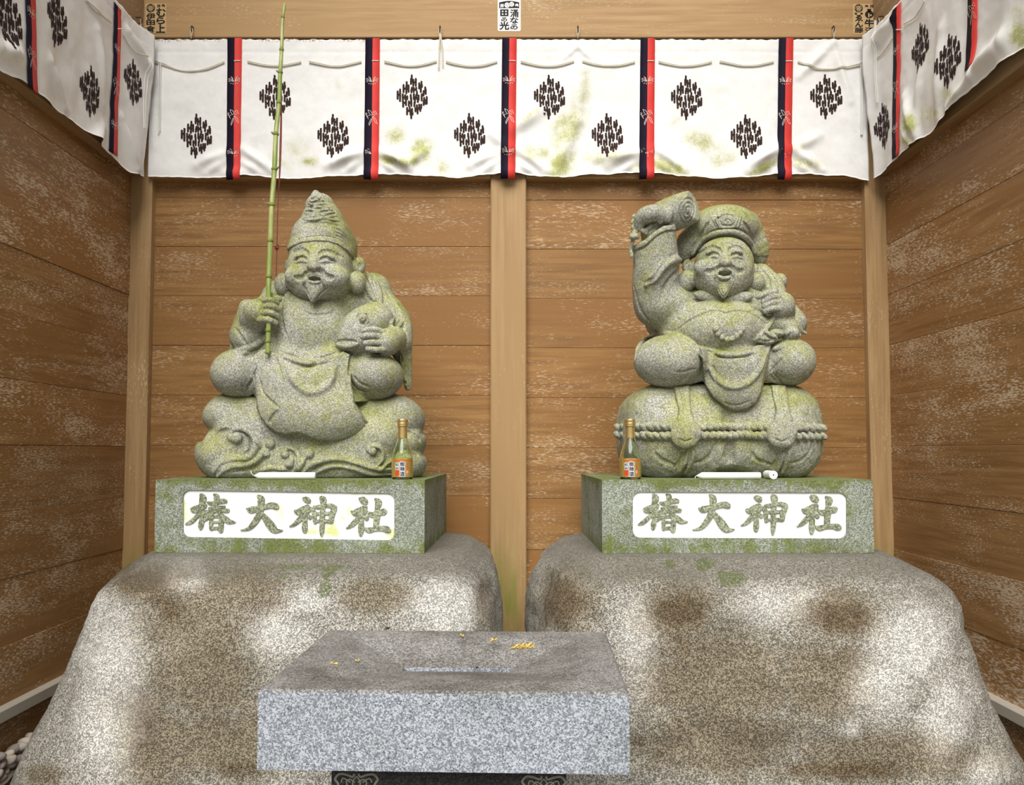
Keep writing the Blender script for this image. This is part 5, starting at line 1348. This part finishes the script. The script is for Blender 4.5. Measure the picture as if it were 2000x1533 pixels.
# loose ends tied at the hooks, and the hooks on the beam
def hook(px, Y, py, label, cur, side=None):
    p = P(px, py, Y) if side is None else PX(px, py, side)
    nrm = Vector((0, -1, 0)) if side is None else Vector((1 if side < 0 else -1, 0, 0))
    r = thing('curtain_hook', p, label, 'hook', 'small hooks along the beams')
    mb = MB(); mb.tube([p - nrm * .004, p + nrm * .016, p + nrm * .022 + Vector((0, 0, -.006)), p + nrm * .020 + Vector((0, 0, -.018)), p + nrm * .010 + Vector((0, 0, -.022))], .0022, 6); mb.build('shank', M['rust'], r)
    mb = MB(); t = Vector((1, 0, 0)) if side is None else Vector((0, 1, 0))
    q = [p + nrm * .018 + Vector((0, 0, -.010)) + t * x + Vector((0, 0, z)) for x, z in ((0, .004), (-.004, -.006), (-.003, -.022), (-.001, -.040), (.002, -.022), (.004, -.008), (0, .004))]
    mb.tube(q, .0013, 5); mb.build('tie', M['cord'], r)
for x, l in ((378, 'rusty hook with white tie near the left end of the back beam'), (860, 'rusty hook with a long-tailed tie left of the white sticker'), (1128, 'rusty hook with white tie right of the white sticker'), (1625, 'rusty hook with white tie near the right end of the back beam')):
    hook(x, BF, 55, l, cb)
hook(266, None, 34, 'rusty hook on the left side beam in the corner', cl, -WX + .035); hook(1726, None, 32, 'rusty hook on the right side beam in the corner', cr, WX - .035)
for q in ([(860, 68), (858, 100), (857, 136)], [(861, 68), (864, 100), (865, 131)]): cb.cord(q, 1.4, 'cord', .008)

# ------------------------------------------------------------------ paper votive stickers on the beam
_txt = {}
def text_polys(ch, bold=.02):
    if (ch, bold) in _txt: return _txt[(ch, bold)]
    cu = bpy.data.curves.new('lettering', 'FONT'); cu.body = ch; cu.offset = bold; cu.resolution_u = 3
    ob = bpy.data.objects.new('lettering', cu); COL.objects.link(ob)
    dg = bpy.context.evaluated_depsgraph_get(); me = bpy.data.meshes.new_from_object(ob.evaluated_get(dg))
    v = np.array([x.co[:2] for x in me.vertices]); f = [tuple(p.vertices) for p in me.polygons]
    bpy.data.objects.remove(ob); bpy.data.curves.remove(cu); bpy.data.meshes.remove(me)
    if len(v):
        v = (v - v.min(0)) / np.maximum(v.max(0) - v.min(0), 1e-6)
    _txt[(ch, bold)] = (v, f); return v, f
def glyph(name, ch, rect, to3d, mat, parent, bold=.02):
    v, f = text_polys(ch, .008); x0, y0, x1, y1 = rect
    if not len(v): return
    mb = MB(); d = bold * 9
    for k, (ax, ay) in enumerate(((0, 0), (d, 0), (-d, 0), (0, d), (0, -d))):
        mb.add([to3d(x0 + (x1-x0)*p[0] + ax, y1 - (y1-y0)*p[1] + ay) + Vector((0, -.00001 * k, 0)) for p in v], f)
    return mb.build(name, mat, parent)
def poly(name, loop, to3d, mat, parent):
    tri = tessellate_polygon([[Vector((p[0], p[1], 0)) for p in loop]])
    return mesh_obj(name, [to3d(*p) for p in loop], [tuple(t) for t in tri], mat, parent)
def sticker(rect, label, mat, r):
    x0, y0, x1, y1 = rect; c = P((x0+x1)/2, (y0+y1)/2, BF)
    root = thing('paper_sticker', c, label, 'sticker', 'paper stickers on the back beam')
    mb = MB(); lp = rrect(x0, y0, x1, y1, r); prism(mb, lp, lambda p: P(p[0], p[1], BF), lambda p: P(p[0], p[1], BF) + Vector((0, -.0008, 0)))
    mb.build('paper', mat, root); return root
on = lambda k: (lambda x, y: P(x, y, BF) + Vector((0, -.0009 - .0002 * k, 0)))
def tomoe(root, cx, cy, r, ink, paper):
    poly('crest', loop(cx, cy, r, r, 28), on(0), ink, root)
    for a in (20, 140, 260):
        pts = [(cx + r * q * math.cos(math.radians(a + b)), cy - r * q * math.sin(math.radians(a + b))) for b, q in ((0, .12), (35, .34), (70, .50), (105, .62), (140, .72), (170, .84))]
        w = [.22, .17, .13, .10, .08, .04]
        L, R = [], []
        for i, p in enumerate(pts):
            d = np.array(pts[min(i+1, 5)]) - np.array(pts[max(i-1, 0)]); d /= np.linalg.norm(d); nn = np.array([-d[1], d[0]]) * r * w[i]
            L.append(tuple(np.array(p) + nn)); R.append(tuple(np.array(p) - nn))
        poly('crest_swirl', L + R[::-1], on(1), paper, root)
sA = sticker((284, 7, 325, 65.5), 'tan paper sticker with black brush lettering at the left end of the beam', M['paper_tan'], .8)
tomoe(sA, 294.5, 16.3, 8.2, M['ink'], M['paper_tan'])
for ch, rc, b in (('伊', (286, 26, 303, 39), .05), ('田', (286.5, 40, 302.5, 49), .06), ('倉', (285, 50, 303, 64), .03), ('拝', (307, 9, 313.5, 15.5), .02), ('奉', (316, 8.5, 322.5, 15.5), .02), ('む', (306, 16.5, 323.5, 33), .06), ('ら', (306, 34, 322, 47), .06), ('上', (305, 48, 322.5, 64), .07)):
    glyph('lettering', ch, rc, on(0), M['ink'], sA, b)
sB = sticker((972, -6, 1017, 61), 'white paper sticker with black lettering over the centre of the beam', M['paper_white'], 3)
hd = [(975, 16.2), (975, 5)] + [(975 + 39 * t, 5 - 3 * math.sin(math.pi * t)) for t in np.linspace(0, 1, 9)[1:-1]] + [(1014, 5), (1014, 16.2)]
poly('header', hd, on(0), M['ink'], sB)
for cx, cy, r in ((990.5, 10.3, 5.2), (999.3, 8.6, 4.8)):
    poly('crest', loop(cx, cy, r, r, 20), on(1), M['paper_white'], sB)
    for a in (0, 120, 240): poly('crest_swirl', [(cx + r*q*math.cos(math.radians(a+b)), cy - r*q*math.sin(math.radians(a+b))) for b, q in ((0, .2), (30, .55), (75, .75), (50, .4))], on(2), M['ink'], sB)
glyph('lettering', '拝', (977, 8, 984, 15), on(1), M['paper_white'], sB, .03); glyph('lettering', '奉', (1006, 7.5, 1013, 14.5), on(1), M['paper_white'], sB, .03)
poly('lettering', [(977, 18.5), (993, 18.5), (993, 32), (977, 32)], on(0), M['ink'], sB)
for cx, cy in ((981.7, 22.6), (988.2, 22.6), (981.7, 27.9), (988.2, 27.9)): poly('lettering', loop(cx, cy, 1.8, 1.6, 12), on(1), M['paper_white'], sB)
poly('lettering', [(980.5, 34.3), (989, 33.7), (989, 35.2), (980.5, 35.7)], on(0), M['ink'], sB); poly('lettering', [(999, 48), (1009.5, 47), (1009.5, 48.7), (999, 49.5)], on(0), M['ink'], sB)
for ch, rc, b in (('の', (979, 36.5, 990.5, 42), .04), ('光', (976, 43, 994, 58), .06), ('涌', (996.5, 18.7, 1012, 34), .04), ('な', (996.5, 34.3, 1012, 46), .05), ('の', (997, 50.5, 1011, 57.5), .05)): glyph('lettering', ch, rc, on(0), M['ink'], sB, b)
for a, b in (((994.6, 17), (994.6, 58.5)), ((975.2, 17), (975.2, 58.5)), ((1014, 17), (1014, 58.5)), ((975.2, 58.5), (1014, 58.5))):
    poly('rule', [(a[0]-.25, a[1]-.25), (b[0]+.25, a[1]-.25 if a[1] == b[1] else a[1]), (b[0]+.25, b[1]+.25), (a[0]-.25, b[1]+.25)], on(0), M['grey_line'], sB)
sC = sticker((1666, 8, 1708, 67), 'tan paper sticker with black brush lettering at the right end of the beam', M['paper_tan'], .8)
tomoe(sC, 1677, 16.5, 8, M['ink'], M['paper_tan'])
for x in (1671.5, 1682.5): poly('seal', [(x-2.3, 25), (x+2.3, 25), (x+2.3, 28.8), (x-2.3, 28.8)], on(0), M['ink'], sC)
bag = loop(1697.5, 28.5, 8.3, 7.8, 20)
poly('bag_mark', bag, on(0), M['ink'], sC); poly('bag_mark', [(1693, 17.5), (1702, 17.5), (1700.5, 23), (1694.5, 23)], on(0), M['ink'], sC); poly('bag_mark', [(1695.3, 26), (1697.8, 26), (1698, 34), (1695.3, 34)], on(1), M['paper_tan'], sC); poly('bag_mark', loop(1700.5, 30, 2, 1.8, 10), on(1), M['paper_tan'], sC)
for ch, rc, b in (('ゑ', (1670, 29.5, 1685, 42), .05), ('ん', (1670, 43, 1685, 53), .06), ('藤', (1669, 54, 1686, 64.5), .03), ('奉', (1689, 10, 1696, 16), .02), ('拝', (1699, 9, 1707, 16), .02), ('牛', (1689, 38, 1706, 52), .07), ('沼', (1689, 54, 1706, 66), .05)): glyph('lettering', ch, rc, on(0), M['ink'], sC, b)

# ------------------------------------------------------------------ bamboo rod held by the left statue
rod_px = [(522.5, 691, 2.362, 4.6), (523.5, 660, 2.366, 4.6), (525, 610, 2.372, 4.8), (525, 540, 2.380, 4.9), (528, 470, 2.390, 5.0), (531, 400, 2.40, 5.0), (536, 330, 2.415, 4.9), (539, 262, 2.43, 4.7), (545, 200, 2.44, 4.4), (547, 150, 2.45, 4.2), (550, 97, 2.46, 3.7), (552, 40, 2.47, 3.0), (556, 8, 2.475, 2.7)]
rp = catmull(rod_px, 6)
rod = thing('fishing_rod', P(522.5, 691, 2.362), 'green bamboo fishing rod held upright by the statue in the pointed cap', 'fishing rod')
mb = MB(); mb.tube([P(*p[:3]) for p in rp], [p[3] * p[2] / F for p in rp], 12); mb.build('culm', M['bamboo'], rod, True)
for y in (33, 97, 145, 203, 262, 331, 399, 469, 538, 642, 667):
    k = min(range(len(rp)), key=lambda i: abs(rp[i][1] - y)); p = rp[k]; c = P(*p[:3]); d = (P(*rp[min(k+1, len(rp)-1)][:3]) - P(*rp[max(k-1, 0)][:3])).normalized(); r = p[3] * p[2] / F
    mb = MB(); mb.tube([c - d * .007, c - d * .003, c, c + d * .003, c + d * .007], [r * .98, r * 1.12, r * 1.32, r * 1.12, r * .98], 12)
    if y in (145, 262, 331, 399): 
        sd = Vector((-1 if y != 331 else 1, -.2, .3)).normalized(); mb.tube([c, c + sd * r * 1.5, c + sd * r * 2.0 + Vector((0, 0, .002))], [r * .7, r * .5, r * .25], 8)
    mb.build('node', M['node'], rod, True)
lp = catmull([(550, 150, 2.452, .9), (549.5, 205, 2.448, 1.2), (549, 240, 2.444, 2.0), (547.5, 300, 2.438, 2.2), (546, 345, 2.434, 1.4), (544.5, 370, 2.43, .9), (542, 430, 2.424, .9), (541, 485, 2.418, .9), (539.5, 540, 2.415, .8)], 5)
mb = MB(); mb.tube([P(*p[:3]) for p in lp], [p[3] * p[2] / F for p in lp], 6); fl = mb.build('line', M['line'], rod, True); fl['label'] = 'thin reddish line hanging beside the rod'
mb = MB(); mb.ball(P(541, 484, 2.417), .0065); mb.ball(P(542, 479, 2.417), .004); mb.build('knot', M['line'], rod, True)

# ------------------------------------------------------------------ sake bottles
def bottle(px, py, label):
    c = P(px, py, 2.298); c.z = PZ1 + .0003; R = .0293
    root = thing('sake_bottle', c, label, 'bottle', 'small sake bottles on the pedestals')
    outer = [(R - .004, 0), (R - .001, .0015), (R, .005), (R, .060), (R - .0006, .066), (.0272, .074), (.0235, .086), (.0190, .098), (.0155, .108), (.0136, .116), (.0125, .130), (.0120, .150)]
    inner = [(r - .0024, z + (.004 if i < 2 else 0)) for i, (r, z) in enumerate(outer[1:])]
    mb = MB(); mb.lathe(outer + inner[::-1] + [(.004, inner[0][1])], 40, c); mb.build('glass', M['glass'], root, True)
    mb = MB(); mb.lathe([(.0138, .1145), (.0137, .1155), (.0133, .130), (.0128, .147)], 32, c, False); mb.build('neck_foil', M['gold'], root, True)
    mb = MB(); mb.lathe([(.0130, .146), (.0152, .1465), (.0155, .149), (.0146, .151), (.0155, .153), (.0155, .157), (.0146, .1585), (.0155, .160), (.0154, .1665), (.0146, .168), (.002, .1682)], 32, c); mb.build('cap', M['gold'], root, True)
    face = math.atan2(-c.y, -c.x)       # the label looks towards the front of the shrine
    face = -math.pi / 2 + (.10 if px < 993 else -.08)
    def wrap(off):
        def f(x, z):                    # x in metres along the label, z above the base
            a = face + x / R; r = R + off; return Vector((c.x + r * math.cos(a), c.y + r * math.sin(a), c.z + z))
        return f
    vs, fs = [], []; n = 48; f = wrap(.0004)
    for i in range(n + 1):
        x = -R * 2.2 + R * 4.4 * i / n
        vs += [f(x, .0065), f(x, .0585)]
    fs = [(2*i, 2*i+2, 2*i+3, 2*i+1) for i in range(n)]
    lb = mesh_obj('label', vs, fs, M['gold_label'], root, True); lb['label'] = 'gold paper label with white and red lettering'
    g = wrap(.0007); vs, fs = [], []
    for i in range(41):
        x = -.024 + .048 * i / 40; zz = .0500 + .0045 * math.exp(-(x / .006) ** 2) + .0018 * (x / .024) ** 2
        vs += [g(x, zz), g(x, zz + .0022)]
    mesh_obj('red_band', vs, [(2*i, 2*i+2, 2*i+3, 2*i+1) for i in range(40)], M['red_ink'], lb)
    def put(ch, rc, mat, off, bold):
        v, fcs = text_polys(ch, .008); x0, z0, x1, z1 = rc; mb = MB(); d = bold * .008
        for k, (ax, az) in enumerate(((0, 0), (d, 0), (-d, 0), (0, d), (0, -d))):
            h = wrap(off + .00001 * k); mb.add([h(x0 + (x1-x0)*p[0] + ax, z0 + (z1-z0)*p[1] + az) for p in v], fcs)
        mb.build('lettering', mat, lb)
    for k, ch in enumerate('御神酒'):
        z1 = .0495 - k * .0142; rc = (-.0055, z1 - .0125, .0070, z1)
        put(ch, (rc[0] - .0008, rc[1] - .0008, rc[2] + .0008, rc[3] + .0008), M['paper_white'], .0008, .11); put(ch, rc, M['navy'], .0012, .03)
    for k, ch in enumerate('純米'):
        z1 = .0455 - k * .0100; rc = (-.0185, z1 - .0088, -.0085, z1); put(ch, (rc[0] - .0005, rc[1] - .0005, rc[2] + .0005, rc[3] + .0005), M['paper_white'], .0008, .12); put(ch, rc, M['navy'], .0012, .01)
    put('清', (-.0190, .0180, -.0080, .0245), M['red_ink'], .0010, .05); put('酒', (-.0190, .0110, -.0080, .0175), M['red_ink'], .0010, .05)
    h = wrap(.0010)
    for k, (z, r) in enumerate(((.0440, .0018), (.0395, .0018), (.0345, .0019), (.0295, .0018))):
        lpz = [(.0148 + r * math.cos(a) * (1 if j % 2 else .55), z + r * 1.2 * math.sin(a) * (1 if j % 2 else .6)) for j, a in enumerate(np.linspace(0, 2*math.pi, 11)[:-1])]
        mesh_obj('red_mark', [h(*p) for p in lpz], [tuple(range(10))], M['red_ink'], lb)
    mesh_obj('seal_mark', [h(.0148 + .0036 * math.cos(a), .0205 + .0048 * math.sin(a)) for a in np.linspace(0, 2*math.pi, 17)[:-1]], [tuple(range(16))], M['pink_ink'], lb)
bottle(785.5, 937, 'small gold-capped sake bottle on the pedestal of the rod statue')
bottle(1231.5, 936, 'small gold-capped sake bottle on the pedestal of the mallet statue')

# ------------------------------------------------------------------ candles
def candle(x0, x1, py, Y, label, curl):
    a = P(x0, py, Y); b = P(x1, py, Y); r = .0098; a.z = b.z = PZ1 + r + .0002
    root = thing('candle', (a + b) / 2, label, 'candle', 'white candles on the pedestals'); d = (b - a).normalized()
    mb = MB(); n = 20
    L = (b - a).length
    prof = [(0, .002), (.004, .0042), (.010, .0076), (.014, .0098), (L - .001, .0098), (L, .0090)]
    mb.tube([a + d * t for t, _ in prof], [q for _, q in prof], n)
    mb.build('wax', M['wax'], root, True)
    mb = MB(); mb.tube([a + d * .001] + [a + Vector(c) for c in curl], .0011, 6); mb.build('wick', M['wick'], root, True)
candle(497, 616, 929, 2.283, 'white candle lying before the wave-carved rock', [(-.004, 0, .002), (-.009, 0, .007), (-.010, 0, .014)])
candle(1361, 1485, 930, 2.281, 'white candle lying before the straw bales', [(-.003, 0, -.001), (-.005, 0, -.005), (-.004, 0, -.009)])
c = P(1511, 929, 2.276); c.z = PZ1 + .0122
root = thing('candle', c, 'grey-white candle end facing the viewer at the bales', 'candle', 'white candles on the pedestals')
mb = MB(); n = 28
prof = [(.0022, .004), (.0022, 0), (.0112, 0), (.0120, .001), (.0120, .058), (.010, .060)]
vs = [Vector((c.x + r * math.cos(2*math.pi*k/n), c.y + y, c.z + r * math.sin(2*math.pi*k/n))) for r, y in prof for k in range(n)]
mb.add(vs, [(i*n+k, i*n+(k+1) % n, (i+1)*n+(k+1) % n, (i+1)*n+k) for i in range(len(prof)-1) for k in range(n)] + [tuple(5*n + k for k in range(n))])
mb.build('wax', M['wax'], root)
mb = MB(); mb.tube([c + Vector((0, .0035, 0)), c + Vector((0, .006, 0))], .0023, 12); mb.build('hole_shade_plug', M['hole_shade'], root)  # solid dark plug, its colour stands for the shade in the hole

# ------------------------------------------------------------------ stone offering box
YF = 1.33
fl_, fr_ = P(505, 1349, YF + .012), P(1229, 1351, YF - .012)
ZT = (fl_.z + fr_.z) / 2; ZBm = P(866, 1508, YF).z
W = (fr_ - fl_).length; D = .44
MBX = Matrix.Translation(((fl_.x + fr_.x) / 2, YF, 0)) @ Matrix.Rotation(math.radians(-2.0), 4, 'Z')
obx = thing('offering_box', MBX @ Vector((0, D/2, -.05)), 'pale granite offering box with a sunken coin slot on a dark plinth', 'offering box')
hw = W / 2; mb = MB(); e = .004
def rect(x0, x1, y0, y1, z): return [(x0, y0, z), (x1, y0, z), (x1, y1, z), (x0, y1, z)]
rings = [rect(-hw, hw, 0, D, ZBm), rect(-hw, hw, 0, D, ZT - e), rect(-hw + e, hw - e, e, D - e, ZT), rect(-hw + .07, hw - .07, .075, D - .06, ZT - .002), rect(-hw + .085, hw - .085, .09, D - .075, ZT - .006), rect(-.105, .100, .245, .272, ZT - .034), rect(-.105, .100, .245, .272, ZT - .10)]
vs = [MBX @ Vector(v) for r in rings for v in r]
fs = [(4*i + k, 4*i + (k+1) % 4, 4*i + 4 + (k+1) % 4, 4*i + 4 + k) for i in range(len(rings)-1) for k in range(4)]
fs += [(3, 2, 1, 0), tuple(4*(len(rings)-1) + k for k in range(4))]
mb.add(vs, fs); mb.build('block', M['box'], obx)
yp = .075
xa = (MBX.inverted() @ P(645, 1520, YF + yp)).x; xb = (MBX.inverted() @ P(1106, 1520, YF + yp)).x
mb = MB(); mb.bbox((xa, yp, -.05), (xb, D - .06, ZBm - .0005), .002, MBX); pl = mb.build('plinth', M['plinth'], obx); pl['label'] = 'dark polished plinth with engraved flowers'
def engr(cx, name='engraved_flower'):
    cz = 1545; mb = MB(); MI = MBX.inverted()
    def onp(x, y):
        q = MI @ P(x, y, YF + yp); return MBX @ Vector((q.x, yp - .0004, q.z))
    def ln(pts, w=.9): mb.tube([onp(*p[:2]) for p in catmull([(a, b, 0) for a, b in pts], 4)], w * .0013, 5)
    for sg in (-1, 1):
        ln([(cx + sg*4, 1513), (cx + sg*8, 1519), (cx + sg*20, 1515), (cx + sg*34, 1514), (cx + sg*42, 1524), (cx + sg*36, 1534), (cx + sg*40, 1550), (cx + sg*28, 1566)], 1.5)
        ln([(cx, 1518), (cx + sg*7, 1528), (cx + sg*6, 1540), (cx, 1548)]); ln([(cx + sg*3, 1530), (cx + sg*14, 1524), (cx + sg*20, 1532), (cx + sg*10, 1545)])
        ln([(cx + sg*12, 1530), (cx + sg*26, 1522), (cx + sg*30, 1530)]); ln([(cx + sg*18, 1538), (cx + sg*32, 1545)])
    ln([(cx - 30, 1568), (cx, 1580), (cx + 30, 1568)])
    return mb.build(name, M['engrave'], pl)
engr(695); engr(1062)

# ------------------------------------------------------------------ fallen sprigs on the box
def on_box(px, py, lift=.002):
    dz = 0
    for _ in range(8): dz = _box_h(MBX.inverted() @ PZ(px, py, ZT + dz))
    return PZ(px, py, ZT + dz + lift)
def _box_h(q):
    dz = 0
    if -hw + .085 < q.x < hw - .085 and .09 < q.y < D - .075:
        fx = max((-.105 - q.x) / (hw - .085 - .105), (q.x - .1) / (hw - .085 - .1), 0); fy = max((.245 - q.y) / .155, (q.y - .272) / (D - .075 - .272), 0)
        dz = -.006 - .028 * (1 - min(max(fx, fy), 1))
    return dz
def sprig(px, py, size, ang, seed, label, twigs):
    rg = random.Random(seed); c = on_box(px, py); root = thing('cedar_sprig', c, label, 'leaf', 'fallen bits on the offering box')
    def seg(mb, p, a, L, r):
        q = p + Vector((math.cos(a) * L, math.sin(a) * L, rg.uniform(.001, .008) * size / .038)); mb.tube([p, p.lerp(q, .5) + Vector((0, 0, .0008)), q], [r, r * 1.15, r * .5], 6); return q
    mb = MB(); p = c - Vector((math.cos(ang) * size / 2, math.sin(ang) * size / 2, 0)); 
    mb.tube([p + Vector((0, 0, .0005)), c + Vector((0, 0, .0012)), c + Vector((math.cos(ang), math.sin(ang), 0)) * size / 2], [.0008, .0012, .0006], 6)
    mb.build('stem', M['sprig'], root, True)
    for k in range(twigs):
        mb = MB(); t = -.4 + .85 * k / max(twigs - 1, 1); b = c + Vector((math.cos(ang), math.sin(ang), 0)) * size * t + Vector((0, 0, .001)); sg = 1 if k % 2 else -1; a = ang + sg * rg.uniform(.5, .9)
        q = seg(mb, b, a, size * rg.uniform(.3, .5), .0013); seg(mb, b.lerp(q, .5), a + .5, size * .18, .001); seg(mb, b.lerp(q, .6), a - .5, size * .16, .001)
        mb.build('leaflet', M['sprig'], root, True)
sprig(1013, 1267, .038, .12, 3, 'largest dry yellow cedar sprig on the offering box', 7)
sprig(962, 1252, .016, .9, 5, 'small dry yellow cedar sprig left of the largest one', 3)
sprig(903, 1242, .009, 2.0, 6, 'tiny orange sprig near the back of the offering box', 2)
sprig(655, 1297, .010, 2.8, 8, 'tiny orange sprig on the left of the offering box', 2)
sprig(697, 1291, .007, .3, 9, 'orange crumb left of the coin slot', 2)
for px, py, r, l in ((757, 1227, .0045, 'black bit of litter on the back edge of the offering box'), (931, 1304, .0028, 'black crumb at the front lip of the coin slot')):
    c = on_box(px, py, .002); mb = MB(); mb.ball(c, (r, r * .7, r * .5), 8, 5); mb.tube([c, c + Vector((r * 1.2, 0, r * .6))], [r * .4, r * .15], 6)
    tag(mb.build('litter', M['bark'], None, True), l, 'litter')

# ------------------------------------------------------------------ pebbles between the left wall and the boulder
peb_mesh = []
for k in range(6):
    mb = MB(); mb.ball((0, 0, 0), 1.0, 14, 9); V = np.array(mb.v); V = V * (1 + .16 * fbm(V, 1.1, 2, 50 + k))[:, None]
    me = bpy.data.meshes.new('pebble'); me.from_pydata([tuple(v) for v in V], [], mb.f); me.polygons.foreach_set('use_smooth', [True] * len(me.polygons)); peb_mesh.append(me)
spots = [(61, 1439), (52, 1449), (41, 1458), (29, 1463), (36, 1467), (16, 1474), (45, 1474), (18, 1485), (35, 1483), (17, 1492), (33, 1491), (5, 1490), (8, 1504), (22, 1510), (-6, 1500), (2, 1520), (13, 1529), (-8, 1515), (24, 1522), (-2, 1478), (-14, 1488), (-12, 1528), (4, 1540), (-20, 1505), (48, 1462), (-26, 1520), (-24, 1540), (-6, 1550), (10, 1548)]
rg = random.Random(12)
pts = []
for x, y in spots:
    X = -1.362 + rg.uniform(0, .018); pts.append(PX(x, y, X))
A = np.polyfit([q.y for q in pts], [q.z for q in pts], 1)
gy = np.linspace(1.6, 2.62, 90); gx = np.linspace(-1.385, -1.328, 12)
GX, GY = np.meshgrid(gx, gy, indexing='ij'); q = np.stack([GX, GY, GX * 0], -1).reshape(-1, 3)
GZ = np.maximum(A[0] * GY + A[1] - .016, -.03) + (.010 * fbm(q, 45, 2, 71)).reshape(GX.shape)
GZ[:, 0] = GZ[:, -1] = -.04; idx = np.arange(GX.size).reshape(GX.shape)
gb = np_mesh('gravel_bed', np.stack([GX, GY, GZ], -1).reshape(-1, 3), np.stack([idx[:-1, :-1], idx[1:, :-1], idx[1:, 1:], idx[:-1, 1:]], -1).reshape(-1, 4), M['soil'])
tag(gb, 'bed of small dark gravel along the left wall', 'gravel', None, 'stuff')
words = ('grey', 'cream', 'pinkish', 'beige')
for i, p in enumerate(pts):
    k = rg.randrange(4); m2 = peb_mesh[rg.randrange(6)].copy(); m2.materials.append(M['pebble'][k])
    o = bpy.data.objects.new('pebble', m2); COL.objects.link(o)
    s = rg.uniform(.85, 1.15); o.scale = (.020 * s, .0125 * s, .0115 * s); o.location = (max(p.x, -1.362), p.y, p.z); o.rotation_euler = (rg.uniform(-.4, .4), rg.uniform(-.5, .5), rg.uniform(0, 3.1))
    tag(o, 'smooth %s pebble in the heap between left wall and boulder' % words[k], 'pebble', 'pebbles heaped at the left wall')
